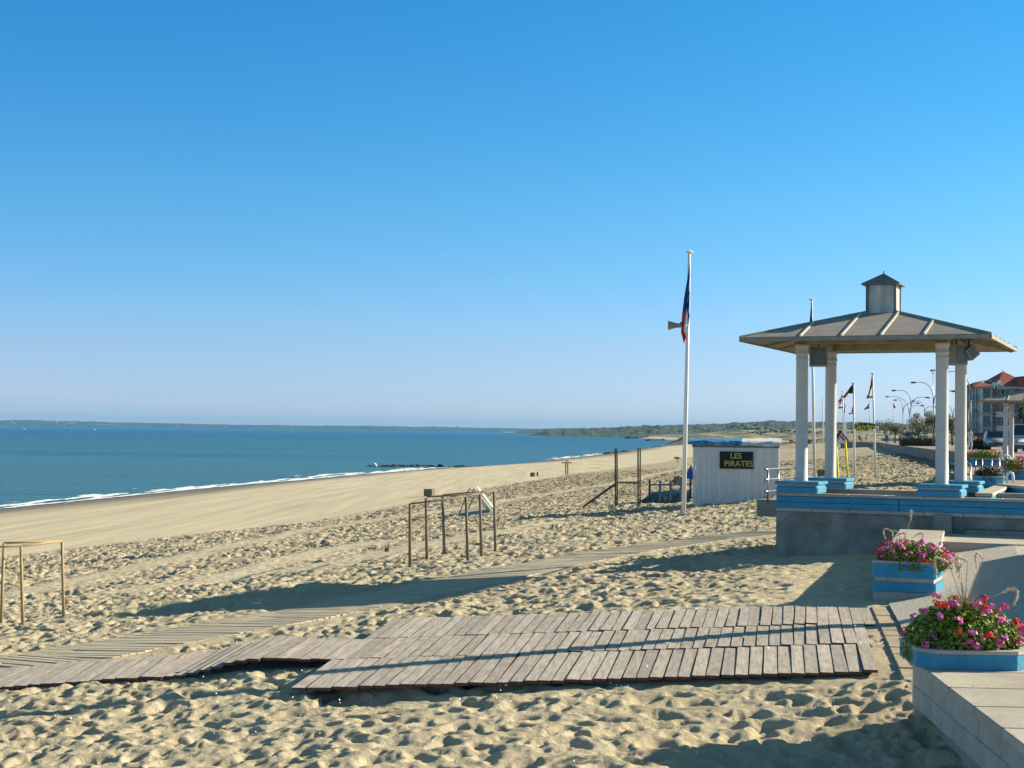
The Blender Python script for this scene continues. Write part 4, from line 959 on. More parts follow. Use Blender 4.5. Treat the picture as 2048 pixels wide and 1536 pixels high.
# far promenade: platform with sea wall
WL = [(20.6, 62, 1.32), (26.7, 82, 1.60), (32.2, 115, 1.68), (43, 170, 1.75), (54.8, 225, 1.83), (50.5, 231, 1.83)]
def far_prom():
    poly = [(x + .15, y) for x, y, z in WL] + [(62, 262), (150, 300), (150, 75), (60, 62)]
    m = MB(); m.prism(list(reversed(poly)), -.5, 1.45); o = m.build('promenade', 'paving'); o['kind'] = 'structure'
    t = thing('sea_wall', 'long grey sea wall curving away behind the pavilion', 'wall', (26.7, 82, 0)); 
    for (x0, y0, z0), (x1, y1, z1) in zip(WL[:-1], WL[1:]):
        n = max(1, round(math.hypot(x1 - x0, y1 - y0) / 6))
        for i in range(n):
            f0, f1 = i / n, (i + 1) / n - .002; a = Vector((x0 + (x1 - x0) * f0, y0 + (y1 - y0) * f0, 0)); b = Vector((x0 + (x1 - x0) * f1, y0 + (y1 - y0) * f1, 0))
            u = (b - a).normalized(); w_ = Vector((u.y, -u.x, 0)) * .3; za, zb_ = z0 + (z1 - z0) * f0, z0 + (z1 - z0) * f1
            m = MB(); vs = [a, b, b + w_, a + w_]; vs = [v + Vector((0, 0, -.6)) for v in vs] + [a + Vector((0, 0, za - .08)), b + Vector((0, 0, zb_ - .08)), b + w_ + Vector((0, 0, zb_ - .08)), a + w_ + Vector((0, 0, za - .08))]
            fs = [(0, 1, 5, 4), (1, 2, 6, 5), (2, 3, 7, 6), (3, 0, 4, 7), (4, 5, 6, 7)]; m.add(vs, fs); m.build('wall_panel', 'concrete', t, world=True)
            e = w_ * .12; m = MB(); vs = [a - e, b - e, b + w_ + e, a + w_ + e]; m.add([v + Vector((0, 0, z)) for v, z in zip(vs, (za - .078, zb_ - .078, zb_ - .078, za - .078))] + [v + Vector((0, 0, z)) for v, z in zip(vs, (za, zb_, zb_, za))], [(0, 1, 5, 4), (1, 2, 6, 5), (2, 3, 7, 6), (3, 0, 4, 7), (4, 5, 6, 7), (3, 2, 1, 0)]); m.build('coping', 'slab', t, world=True)
    m = MB(); m.prism([(45, 90), (150, 90), (150, 285), (74, 262)], 1.44, 1.458); o = m.build('road', 'asphalt'); o['kind'] = 'structure'
far_prom()

# ------------------------------------------------------------------ flagpoles, flags, horns
def flagpole(px0, py0, px1, py1, d, r, label, group=None, disc=.13, mat='white', zb=None):
    b = at_depth(px0, py0, d); tp = at_depth(px1, py1, d)
    if zb is not None: b = Vector((b.x, b.y, zb))
    t = thing('flagpole', label, 'flagpole', (b.x, b.y, b.z), 0, group); v = tp - b
    m = MB(); m.path([(0, 0, -.15), tuple(v * .5), tuple(v * .985)], [r, r * .85, r * .62], 12); m.build('pole', mat, t, True)
    m = MB(); m.lathe(tuple(v * .983), [(disc * .35, 0), (disc, .02), (disc, .05), (disc * .3, .09)], 14); m.build('pole_cap', mat, t)
    return t, v
def flag(top, bot, d, cols, label, seed=1, nt=6, ns=9, fold=.05, group=None, name='flag'):
    """top / bot: pixel polylines of the upper and lower edge from the pole outwards"""
    n = len(top) - 1; rr = random.Random(seed); P = []; nn = n * nt
    for i in range(nn + 1):
        k = min(i // nt, n - 1); f = i / nt - k
        a = Vector(top[k]).lerp(Vector(top[k + 1]), f); b = Vector(bot[k]).lerp(Vector(bot[k + 1]), f)
        for j in range(ns + 1):
            q = a.lerp(b, j / ns); p = at_depth(q.x, q.y, d - .1 + fold * math.sin(i * .9 + j * .8 + seed) * (i / nn + .1) + fold * .6 * math.sin(j * 1.7 + seed)); P.append(p)
    m = MB(); fs = []; mi = []
    for i in range(nn):
        for j in range(ns): fs.append((i * (ns + 1) + j, (i + 1) * (ns + 1) + j, (i + 1) * (ns + 1) + j + 1, i * (ns + 1) + j + 1)); mi.append(cols(i / nn, j / ns))
    o0 = P[0]; m.add([p - o0 for p in P], fs); m.mi = [v[1] for v in mi] if False else [MATI[seed][v] for v in mi]
    o = m.build(name, MATL[seed], None, True); o.location = o0
    sm = o.modifiers.new('thickness', 'SOLIDIFY'); sm.thickness = .006
    return tag(o, label, 'flag', group)
MATI = {}; MATL = {}
def fmat(seed, names): MATL[seed] = names; MATI[seed] = {n: i for i, n in enumerate(names)}
def horn(px, py, d, L, r, label, rz=math.pi, group='horn loudspeakers on the flagpoles'):
    p = at_depth(px, py, d); t = thing('horn_loudspeaker', label, 'horn loudspeaker', tuple(p), rz, group)
    m = MB(); m.tube((0, 0, 0), (L * .35, 0, .0), r * .45, r * .5, 12); m.tube((L * .352, 0, 0), (L, 0, 0), r * .5, r, 12); m.build('horn', 'roof_edge', t, False)
    MB().box((.0, 0, r * .3), (L * .12, r * .5, r * .9)).build('clamp', 'dark_steel', t)
g48 = ground(1367, 1029)
flagpole(1367, 1029, 1379, 497, g48.y, .085, 'tallest white flagpole, standing on the sand with a blue, white and red flag', disc=.14)
MB().bev((0, 0, 0), (.36, .36, .06), .01).build('base_plate', 'concrete', kids(bpy.data.objects['flagpole'])[0].parent).location = (0, 0, 0)
fmat(1, ['f_blue', 'f_white', 'f_red'])
flag([(1380, 527), (1369, 590), (1364, 630), (1362, 664)], [(1379, 632), (1378, 646), (1376, 660), (1368, 687)], g48.y, lambda a, b: 'f_white' if (.28 < a < .80 and b > .42) else ('f_blue' if a < .52 else 'f_red'), 'blue, white and red flag hanging limp from the tallest flagpole', 1, fold=.07)
horn(1362, 651, g48.y - .1, .46, .17, 'grey horn loudspeaker sticking out left behind the limp blue, white and red flag')
# others
FG = 'flagpoles behind the pavilion'
flagpole(1629, 951, 1623, 594, 88, .09, 'white flagpole with a furled blue flag, cut by the pavilion roof', disc=.17)
fmat(2, ['f_euro', 'f_blue'])
flag([(1624, 603), (1621, 622), (1619, 645), (1617, 668)], [(1625, 640), (1625, 652), (1625, 662), (1623, 676)], 88, lambda a, b: 'f_blue' if b > .6 else 'f_euro', 'furled blue flag whose lower end is hidden behind the pavilion roof', 2, fold=.1)
zs = -.03
flagpole(1709, 956, 1707, 765, 86, .07, 'left of the two white poles carrying the yellow lettered club board', disc=.13)
flagpole(1751, 948, 1745, 745, 88, .07, 'right of the two white poles carrying the yellow lettered club board', disc=.13)
fmat(3, ['f_black', 'f_yellow', 'f_red'])
flag([(1706, 767), (1699, 776), (1690, 788), (1684, 795)], [(1707, 787), (1697, 787), (1692, 795), (1689, 796)], 86, lambda a, b: 'f_black' if a < .36 else 'f_yellow' if a < .68 else 'f_red', 'black, yellow and red flag blowing out to the left', 3, fold=.15)
flag([(1744, 748), (1741, 768), (1738, 783), (1735, 793)], [(1746, 774), (1743, 777), (1740, 786), (1738, 794)], 88, lambda a, b: 'f_black' if b < .34 else 'f_red' if b < .67 else 'f_yellow', 'black, red and yellow flag hanging limp on the right hand board pole', 3, fold=.1)
horn(1745, 794, 88.2, .32, .12, 'dark horn loudspeaker with a yellow cloth wrapped at its end on the right board pole')
flagpole(1688, 884, 1685, 782, 150, .07, 'thin pole with a drooping red and white flag left of the board', FG, disc=.13)
fmat(4, ['f_red', 'f_white'])
flag([(1684, 787), (1681, 796), (1676, 803)], [(1686, 800), (1683, 806), (1679, 811)], 149.5, lambda a, b: 'f_white' if abs(a - .35) < .1 or abs(b - .5) < .12 else 'f_red', 'red flag with a pale cross drooping left of the board', 4, fold=.2)
horn(1686, 815, 150, .42, .15, 'small grey horn loudspeaker below the drooping red flag')
flagpole(1691, 884, 1690, 797, 165, .07, 'thin pole with a narrow furled dark flag', FG, disc=.12)
fmat(5, ['f_blue', 'f_red'])
flag([(1690, 799), (1689, 812), (1688, 826)], [(1691, 812), (1691, 820), (1690, 828)], 164.5, lambda a, b: 'f_blue' if b < .75 else 'f_red', 'narrow furled dark blue flag left of the board poles', 5, fold=.1)
flagpole(1709, 884, 1706, 805, 175, .07, 'thin pole right behind the left board pole', FG, disc=.1)
flag([(1706, 809), (1704, 818), (1703, 824)], [(1707, 818), (1707, 824), (1706, 829)], 174.5, lambda a, b: 'f_red' if b < .5 else 'f_blue', 'small furled red and dark blue flag behind the left board pole', 5, fold=.1)
horn(1705, 827, 175, .40, .12, 'tiny horn loudspeaker behind the left board pole')
flagpole(1740, 884, 1739, 802, 190, .07, 'thin pole with a pale blue, white and red flag', FG, disc=.1)
fmat(6, ['f_sky', 'f_white', 'f_red'])
flag([(1739, 806), (1734, 812), (1728, 818)], [(1739, 817), (1734, 818), (1729, 820)], 189.5, lambda a, b: 'f_sky' if a < .35 else 'f_white' if b < .4 else 'f_red', 'small pale blue, white and red flag blowing left behind the board', 6, fold=.15)
flagpole(1788, 880, 1787, 804, 215, .07, 'thin pole with a small plain red pennant above the trees', FG, disc=.1)
fmat(7, ['f_red', 'f_white'])
flag([(1787, 806), (1789, 810), (1791, 814)], [(1787, 816), (1789, 816), (1792, 817)], 214.5, lambda a, b: 'f_red', 'small red pennant above the tamarisk trees', 7, fold=.1)
flagpole(1646, 884, 1645, 797, 170, .07, 'bare thin pole between the two left pavilion columns', FG, disc=.1)
flagpole(1866, 884, 1866, 745, 120, .025, 'thin grey pole half hidden behind the front right column', FG, disc=.1, mat='steel')
horn(1870, 741, 119.8, .34, .12, 'grey horn loudspeaker left of the front right column')

# ------------------------------------------------------------------ beach club hut and gear
def text_mesh(s, size, mat, parent, name='lettering', ext=.004, font_shear=0, sx=1.0, bold=.018):
    cu = bpy.data.curves.new(name, 'FONT'); cu.body = s; cu.size = size; cu.extrude = ext; cu.align_x = 'CENTER'; cu.align_y = 'CENTER'; cu.shear = font_shear; cu.offset = size * bold
    o = bpy.data.objects.new(name, cu); COL.objects.link(o); dg = bpy.context.evaluated_depsgraph_get(); dg.update()
    me = bpy.data.meshes.new_from_object(o.evaluated_get(dg)); bpy.data.objects.remove(o); me.name = name; me.materials.clear(); me.materials.append(MT[mat])
    me.transform(Matrix.Scale(sx, 4, (1, 0, 0))); me.transform(Matrix.Rotation(math.pi / 2, 4, 'X'))
    q = bpy.data.objects.new(name, me); COL.objects.link(q); q.parent = parent; return q
def hut():
    D = 60; s = D / F; a = at_depth(1386, 994, D); b = at_depth(1556, 994, D - .62); zb = min(a.z, bh(a.x, a.y) - .3) - .2
    u = (b.xy - a.xy); rz = math.atan2(u.y, u.x); L = u.length; zt = at_depth(1386, 889, D).z; H = zt - zb
    t = thing('beach_hut', 'whitewashed plank beach hut with a crumpled blue and white tarpaulin roof', 'hut', (a.x, a.y, zb), rz)
    n = 34; wdt = L / n; pr = None
    for i in range(n):
        if pr is None: pr = MB().bev((0, 0, H / 2), (wdt - .012, .03, H), .003).build('board', 'hut_board', t); o = pr
        else: o = bpy.data.objects.new('board', pr.data); COL.objects.link(o); o.parent = t
        o.location = (wdt * (i + .5), random.gauss(0, .003), random.gauss(0, .01))
    n2 = 16; W_ = 2.4
    for i in range(n2):
        for x, nm in ((.0, 'board'), (L, 'board')):
            o = bpy.data.objects.new(nm, pr.data); COL.objects.link(o); o.parent = t; o.location = (x, .03 + W_ * (i + .5) / n2, 0); o.rotation_euler = (0, 0, math.pi / 2)
    MB().box((L / 2, W_ + .03, H / 2), (L, .03, H)).build('back_wall', 'hut_board', t)
    MB().box((L / 2, -.03, H - .06), (L + .1, .04, .08)).build('eaves_board', 'wood', t)
    for x in (L * .285, L * .76): MB().box((x, -.022, H * .5), (.03, .012, H)).build('cover_strip', 'hut_board', t)
    m = MB(); m.box((.0 + L, -.022, H / 2), (.06, .03, H)); m.build('corner_post', 'white', t)
    for nm, x0, x1, mt, sd in (('blue_tarpaulin', -.22, L * .57, 'tarp_blue', 3), ('white_tarpaulin', L * .57 - .02, L + .12, 'tarp_white', 9)):
        xs = np.linspace(x0, x1, 40); ys_ = np.linspace(-.16, W_ + .1, 16); P = np.zeros((16, 40, 3))
        for j, y in enumerate(ys_):
            for i, x in enumerate(xs):
                e = .0; zz = H + .04 + .06 * y + .10 * float(fbm(np.array(x * 1.4 + y), np.array(y * 2.2), 3, sd)) + .05 * math.sin(y * 1.2)
                if j == 0: zz = H - .02 + .035 * math.sin(x * 5 + sd)
                if j == 1: zz = H + .10 + .07 * float(fbm(np.array(x * 2.4), np.array(.3), 2, sd))
                P[j, i] = (x, y if j else -.11, zz + (.035 if j > 0 else 0))
        o = grid_mesh(nm, P, mt); o.parent = t
    bd = thing('sign_board', 'black board with gold letters LES PIRATES fixed to the hut', 'sign', (0, 0, 0), rz)
    c = at_depth(1472.5, 920.5, D - .5); sl_ = (c.x - a.x) * math.cos(rz) + (c.y - a.y) * math.sin(rz); p = Vector((a.x, a.y, 0)) + Vector((math.cos(rz), math.sin(rz), 0)) * sl_ + Vector((math.sin(rz), -math.cos(rz), 0)) * .06
    bd.location = (p.x, p.y, at_depth(1472, 920.5, D - .5).z)
    MB().box((0, 0, 0), (65 * s, .025, 33 * s)).build('panel', 'black', bd); 
    m = MB(); w_, h_ = 65 * s / 2, 33 * s / 2
    for x, z, dx, dz in ((0, h_, 2 * w_ + .03, .025), (0, -h_, 2 * w_ + .03, .025), (w_, 0, .025, 2 * h_ - .026), (-w_, 0, .025, 2 * h_ - .026)): m.box((x, -.005, z), (dx, .035, dz))
    m.build('frame', 'wood_dark', bd)
    o = text_mesh('LES', .31, 'gold', bd, sx=1.0); o.location = (-.02, -.018, .16)
    o = text_mesh('PIRATES', .31, 'gold', bd, sx=1.02); o.location = (.09, -.018, -.145)
hut()
def post_frame(t, posts, bars, r, mat='wood', barmat=None, base=None, rb=None):
    for i, (a, b) in enumerate(posts): MB().tube(Vector(a) - base, Vector(b) - base, r, r * .85, 8).build('post', mat, t, True)
    for a, b in bars: MB().tube(Vector(a) - base, Vector(b) - base, rb or r * .6, n=6).build('crossbar', barmat or mat, t, True)
# frame of six posts
def six():
    f = [(820, 1133, 820, 1008), (854, 1120, 852, 994), (889, 1110, 885, 990), (936, 1122, 932, 993), (963, 1111, 960, 987), (991, 1102, 988, 981)]
    # three pairs: front row 0,3 ; the frame is 2 x 3
    pts = []
    for a, b, c, d in f:
        g = ground(a, b); tp = at_depth(c, d, g.y); pts.append((g - Vector((0, 0, .1)), tp))
    base = ground(900, 1118); t = thing('climbing_frame', 'frame of six slim timber posts joined by thin bars on the sand', 'play frame', tuple(base))
    T = [p[1] for p in pts]
    post_frame(t, pts, [(T[0], T[1]), (T[1], T[2]), (T[0], T[3]), (T[1], T[4]), (T[2], T[5]), (T[3], T[4]), (T[4], T[5])], .040, 'wood', 'wood', base, .020)
six()
def leftframe():
    f = [(2, 1250, 8, 1086), (46, 1251, 42, 1092), (128, 1234, 124, 1082)]; pts = []
    for a, b, c, d in f: g = ground(a, b); pts.append((g - Vector((0, 0, .1)), at_depth(c, d, g.y)))
    base = ground(60, 1245); t = thing('goal_frame', 'yellowish timber post frame cut off by the left edge of the photo', 'play frame', tuple(base)); T = [p[1] for p in pts]
    e = at_depth(-60, 1096, T[1].y); e2 = at_depth(-60, 1102, T[0].y)
    post_frame(t, pts, [(T[0], T[2]), (T[1], T[2]), (e, T[1])], .030, 'wood_pale', 'wood_pale', base, .018)
leftframe()
def slide():
    b = ground(950, 1022); D = 66; s = D / F
    def q(px, py, dd=0): return at_depth(px, py, D + dd) - base
    base = at_depth(950, 1024, D); base.z = bh(base.x, base.y) ; off = at_depth(950, 1024, D).z - base.z
    t = thing('slide', 'small metal play slide with a ladder over a blue plank', 'slide', tuple(base))
    def q(px, py, dd=0): v = at_depth(px, py, D + dd) - base; v.z -= off; return v
    MB().path([q(918, 1024), q(933, 985), q(939, 972), q(946, 976), q(952, 990), q(949, 1000)][:2] + [q(937, 975), q(940, 971), q(945, 974), q(952, 986)], .03, 6).build('arch', 'steel', t, True)
    MB().path([q(937, 1012, .8), q(946, 990, .7), q(953, 978, .5)], .03, 6).build('arch', 'steel', t, True)
    m = MB(); a0, a1, b0, b1 = q(941, 971), q(979, 1018), q(955, 970), q(990, 1016)
    MB().path([a0, a1], .045, 6).build('ladder_rail', 'zinc', t); MB().path([q(948, 970, -.1), q(984, 1017, -.1)], .045, 6).build('ladder_rail', 'zinc', t)
    for k in range(7): f = (k + .5) / 7; MB().tube(a0.lerp(a1, f), q(948, 970, -.1).lerp(q(984, 1017, -.1), f), .032, n=6).build('rung', 'white', t)
    m = MB(); c0, c1 = q(954, 969, .1), q(990, 1014, .1); m.sheet([q(953, 969, -.05), q(988, 1014, -.05), q(991, 1014, .2), q(956, 969, .2)], .03); m.build('slide_side', 'white', t)
    MB().sheet([q(918, 1026, -.2), q(979, 1019, -.2), q(979, 1015, -.2), q(922, 1021, -.2)], .05).build('blue_plank', 'blue', t)
    MB().sheet([q(921, 1021, -.15), q(979, 1015, -.15), q(972, 1009, .9), q(925, 1015, .9)], .02).build('platform', 'precast', t)
slide()
def crate(px0, py0, px1, py1, label, n=5):
    g = ground((px0 + px1) / 2, py1); s = g.y / F; w_, h = (px1 - px0) * s, (py1 - py0) * s
    t = thing('litter_bin', label, 'litter bin', tuple(g), R(-20)); MB().box((0, 0, h / 2), (w_ * .82, w_ * .7, h * .96)).build('liner', 'wood_dark', t); pr = None
    for k in range(4):
        rt = Matrix.Rotation(k * math.pi / 2, 3, 'Z')
        for i in range(n):
            if pr is None: pr = MB().box((0, 0, h / 2), (w_ * .86 / n * .85, .02, h)).build('slat', 'wood', t); o = pr
            else: o = bpy.data.objects.new('slat', pr.data); COL.objects.link(o); o.parent = t
            v = rt @ Vector((-w_ * .43 + w_ * .86 * (i + .5) / n, -w_ * (.43 if k % 2 == 0 else .43) + .0, 0)); o.location = v; o.rotation_euler = (0, 0, k * math.pi / 2)
crate(849, 978, 869, 992, 'square slatted timber bin standing on the smooth sand behind the six post frame')
crate(1061, 945, 1071, 953, 'small dark bin box far off on the edge of the smooth sand')
g = ground(1075, 952); m = MB(); m.tube((0, 0, -.1), (0, 0, .4), .09, n=8); o = m.build('stake', 'wood_dark'); o.location = g; tag(o, 'short dark stake beside the far small bin', 'stake')
g = ground(773, 1103); t = thing('stump', 'small cut timber stub with a thin stick left of the six post frame', 'stump', tuple(g)); MB().lathe((0, 0, -.05), [(.055, 0), (.055, .12), (.045, .16)], 8).build('stub', 'wood_dark', t); MB().tube((.06, 0, 0), (.065, 0, .28), .01, n=5).build('stick', 'wood', t)
def tgoal():
    g = ground(1133, 949); D = g.y; b = g
    t = thing('shelter_frame', 'far off T shaped timber stand with two legs on the beach', 'stand', tuple(g))
    for px in (1131.5, 1135.5): a = at_depth(px, 949, D) - b; c = at_depth(px, 925.5, D) - b; MB().tube(a, c, .055, n=6).build('leg', 'wood_dark', t)
    a = at_depth(1123.5, 925.5, D) - b; c = at_depth(1143.5, 925.5, D) - b; MB().box((a + c) / 2, ((c - a).length, .3, .1)).build('top_board', 'wood', t)
    MB().box((a + c) / 2 + Vector((0, 0, .18)), ((c - a).length * .35, .2, .08)).build('upper_board', 'wood', t)
tgoal()
def bars():
    g = ground(1256, 1004); D = 66; b = at_depth(1256, 1004, D); zoff = 0
    b = Vector((b.x, b.y, b.z)); t = thing('ladder_frame', 'tall dark timber uprights in two pairs with a crossbeam and sloping prop', 'play frame', tuple(b))
    for px0, px1, y0, y1 in ((1231.5, 1230.5, 897, 1008), (1235, 1234, 897, 1007), (1277, 1275.5, 896, 1006), (1281.5, 1279.5, 896, 1005)):
        a = at_depth(px1 + .8, y1, D) - b; c = at_depth(px0 - 1, y0, D) - b; a.z -= .3; MB().tube(a, c, .034, .032, 8).build('post', 'wood_dark', t)
    a = at_depth(1231, 965, D - .1) - b; c = at_depth(1281, 965, D - .1) - b; MB().box((a + c) / 2, ((c - a).length, .09, .09)).build('crossbeam', 'wood', t)
    a = at_depth(1232, 967, D) - b; c = at_depth(1166, 1014, D) - b; MB().tube(a, c, .055, .05, 6).build('sloping_prop', 'wood_dark', t)
bars()
def fence():
    D = 62; b = at_depth(1340, 998, D); t = thing('fence', 'low blue grey post and rail fence between the timber uprights and the hut', 'fence', tuple(b))
    for i, (px, y0, y1) in enumerate(((1299, 959, 1002), (1320, 961, 999), (1341, 961, 998), (1362, 960, 996), (1381, 958, 995))):
        k = D + i * .15; a = at_depth(px + 1, y1 + 3, k) - b; c = at_depth(px - 1, y0, k) - b; dark = i in (0, 4)
        MB().box((a + c) / 2, (.09 if not dark else .08, .06, (c - a).length)).build('post' if dark else 'picket', 'dark_car' if dark else 'shutter', t)
    for y0, y1 in ((971.5, 970), (988, 987)):
        a = at_depth(1299, y0, D + .05) - b; c = at_depth(1381, y1, D + .65) - b; MB().sheet([a, c, c + Vector((0, 0, .07)), a + Vector((0, 0, .07))], .03).build('rail', 'shutter', t)
fence()
def tent():
    D = 70; b = at_depth(1382, 959, D); t = thing('play_tent', 'pink and blue play tent peeping out left of the hut', 'tent', tuple(b))
    q = lambda px, py, dd=0: at_depth(px, py, D + dd) - b
    ap = q(1383, 928, .4); A, B, C_, E = q(1366, 957), q(1390, 959), q(1398, 955, 1.2), q(1378, 954, 1.2)
    m = MB(); m.add([ap, A, B, C_, E], [(1, 2, 0), (2, 3, 0), (3, 4, 0), (4, 1, 0), (4, 3, 2, 1)]); m.build('canopy', 'tent_pink', t)
    o = Vector((0, -.03, 0)); m = MB(); a = A.lerp(ap, .0) + o; p = ap.lerp((A + B) / 2, .25) + o; m.sheet([A + o + Vector((.04, 0, 0)), B + o - Vector((.02, 0, 0)), p.lerp(B + o, .25), p], .02); m.build('door_panel', 'tent_blue', t)
    m = MB(); m.tube(ap + o * 1.5, B + o * 1.5, .03, n=5); m.build('trim', 'white', t)
tent()
def heap(name, label, cat, pts, D, mat, h=.35):
    b = at_depth(*pts[0], D); P = [at_depth(px, py, D) - b for px, py in pts]; rr = random.Random(len(pts)); m = MB(); n = 18
    for f in (0,):
        ring_ = []
        xs = np.linspace(P[0].x, P[-1].x, n); tz = np.interp(xs, [p.x for p in P], [p.z for p in P]); z0 = min(P[0].z, P[-1].z) - .15
    G = np.zeros((7, n, 3))
    for j in range(7):
        k = j / 6
        for i in range(n):
            hh = math.sin(math.pi * k) if j not in (0, 6) else 0
            G[j, i] = (xs[i], -h + 2 * h * k, z0 + (tz[i] - z0) * hh + .05 * rr.uniform(-1, 1) * (hh > 0))
    o = grid_mesh(name, G, mat); o.location = b; tag(o, label, cat)
heap('tarpaulin_heap', 'long crumpled blue green tarpaulin bundle lying behind the low fence', 'tarpaulin', [(1283, 999), (1300, 989), (1318, 983), (1340, 979), (1356, 978), (1378, 981)], 66, 'tarp_teal', .6)
heap('cloth_heap', 'brownish cloth heap behind the tallest flagpole', 'cloth', [(1345, 960), (1353, 952), (1362, 951), (1368, 958)], 72, 'wood', .5)
g = ground(1644, 952); s = g.y / F; m = MB(); m.bev((0, 0, 7.5 * s), (17 * s, 10 * s, 15 * s), .02); o = m.build('brown_box', 'wood'); o.location = g; o.location.z -= .05; tag(o, 'brown wooden box on the sand between the two left pavilion columns', 'box')

def club_board():
    D = 84; b = at_depth(1729, 857, D); t = thing('club_sign', 'curved dark board with yellow hand painted letters Club des Pirates hung between two poles', 'sign', tuple(b))
    s = D / F; n = 16; w_ = 41 * s; m = MB(); G = []
    top = [at_depth(1709 + 41 * i / n, 848 - 2.8 * math.sin(math.pi * i / n) + i * .05, D) - b for i in range(n + 1)]; bot = [at_depth(1709 + 41 * i / n, 857.5 + 1.5 * math.sin(math.pi * i / n), D) - b for i in range(n + 1)]
    m = MB()
    for i in range(n): m.sheet([bot[i], bot[i + 1], top[i + 1], top[i]], .04)
    m.build('board', 'black', t)
    m = MB(); m.path([p + Vector((0, -.03, .0)) for p in top], .03, 5); m.build('top_trim', 'slab', t)
    o = text_mesh('Club des Pirates', .40, 'yellow', t, ext=.008, font_shear=.15, sx=.40, bold=.035); o.location = (0, -.06, .10)
club_board()
def gateway():
    D = 86; b = at_depth(1684, 952, D); b.z = bh(b.x, b.y); t = thing('play_gateway', 'yellow post gateway with a black, white and red gable roof', 'gateway', tuple(b))
    q = lambda px, py, dd=0: at_depth(px, py, D + dd) - b
    for a, c in (((1672.5, 886), (1676.5, 953)), ((1690.5, 880), (1695.5, 953))): MB().tube(q(*c) - Vector((0, 0, .1)), q(*a), .065, n=6).build('post', 'yellow', t)
    ap = q(1680, 860.5)
    for (px, py), nm in (((1697, 880), 'r'), ((1664, 882), 'l')):
        e = q(px, py); 
        for k, mt in enumerate(('black', 'white', 'red')):
            o = Vector((0, -.02 * k, -.11 * k)); d = (e - ap); MB().sheet([ap + o, ap + d * (1 - .14 * k) + o, ap + d * (1 - .14 * k) + o - Vector((0, 0, .1)), ap + o - Vector((0, 0, .1))], .5 - .1 * k).build('gable_board', mt, t)
gateway()
def small_house():
    D = 200; b = at_depth(1679, 886, D); t = thing('small_hut', 'small white hut with a pale pitched roof behind the yellow gateway', 'hut', tuple(b)); s = D / F
    MB().box((0, 1, 10 * s), (30 * s, 2, 20 * s)).build('wall', 'white', t)
    m = MB(); w_ = 17 * s; m.add([(-w_, -.2, 19 * s), (w_, -.2, 19 * s), (w_, 2.4, 19 * s), (-w_, 2.4, 19 * s), (-w_ * .3, 1, 29 * s), (w_ * .3, 1, 29 * s)], [(0, 1, 5, 4), (1, 2, 5), (2, 3, 4, 5), (3, 0, 4), (3, 2, 1, 0)]); m.build('roof', 'concrete', t)
small_house()

# ------------------------------------------------------------------ promenade furniture, trees, hedge, building, cars
def lamp(px, d, arms, label, zb=1.45, rl=(.10, .06), fullpy=None):
    b = at_depth(px, 880, d); b.z = zb; t = thing('street_lamp', label, 'street lamp', tuple(b), 0, 'curved double arm street lamps')
    tops = []
    for (hx, hy), (jx, jy) in arms:
        h = at_depth(hx, hy, d) - b; j = at_depth(jx, jy, d) - b; c = Vector((j.x, 0, h.z + .05)); pts = []
        for k in range(11):
            f = k / 10; pts.append(j * (1 - f) ** 2 + Vector((j.x, j.y, h.z + .35)) * 2 * f * (1 - f) + h * f * f)
        MB().path(pts, [.06 - .025 * k / 10 for k in range(11)], 6).build('arm', 'zinc_dark', t, True); tops.append(j.z)
        dr = (pts[-1] - pts[-3]).normalized(); m = MB(); m.path([h - dr * .1, h + dr * .12, h + dr * .5, h + dr * .72], [.05, .11, .13, .05], 8); m.build('lamp_head', 'dark_steel', t, True)
    MB().path([(0, 0, 0), (0, 0, max(tops))], [rl[0], rl[1]], 8).build('pole', 'zinc_dark', t, True)
lamp(1822, 232, [((1792, 781), (1821.5, 808)), ((1851, 795), (1822, 818))], 'double arm street lamp whose left head is third highest, over the left tamarisk')
lamp(1806, 285, [((1794, 800), (1805.5, 824)), ((1832, 806), (1806, 826))], 'double arm street lamp furthest left of the group')
lamp(1819, 275, [((1778, 793.5), (1818.5, 830)), ((1841, 811), (1819, 826))], 'double arm street lamp just left of the third highest one')
lamp(1849, 285, [((1830, 802), (1849, 826)), ((1869, 814), (1850, 824))], 'double arm street lamp rising behind the right tamarisk')
lamp(1867, 195, [((1832, 765), (1867, 804)), ((1902, 782), (1868, 806))], 'tall double arm street lamp beside the front right column')
lamp(1941, 160, [((1899, 743), (1940, 790)), ((1984, 762), (1942, 800))], 'tallest street lamp, right of the rear right column')
lamp(1906, 290, [((1890, 812), (1905, 836)), ((1921, 810), (1906, 836))], 'distant street lamp seen between the two right pavilion columns')
lamp(1936, 240, [((1931, 813), (1940, 816)), ((1950, 818), (1942, 822))], 'distant street lamp with a short left arm behind the tallest one')
# lamp post on the promenade to the right of the camera; its shade is the long thin line over the duckboards
t = thing('street_lamp', 'street lamp on the near promenade outside the right edge of the photo', 'street lamp', (10.0, 20.32, .58), 0, 'curved double arm street lamps')
MB().path([(0, 0, 0), (0, 0, 3.5), (0, 0, 7.6)], [.18, .16, .12], 12).build('pole', 'zinc_dark', t, True)
MB().path([(0, 0, 7.5), (.1, 0, 8.1), (.6, 0, 8.5), (1.4, 0, 8.55)], [.05, .045, .04, .04], 8).build('arm', 'zinc_dark', t, True); MB().path([(1.3, 0, 8.55), (1.5, 0, 8.54), (2.0, 0, 8.5), (2.1, 0, 8.5)], [.05, .12, .13, .05], 8).build('lamp_head', 'dark_steel', t, True)

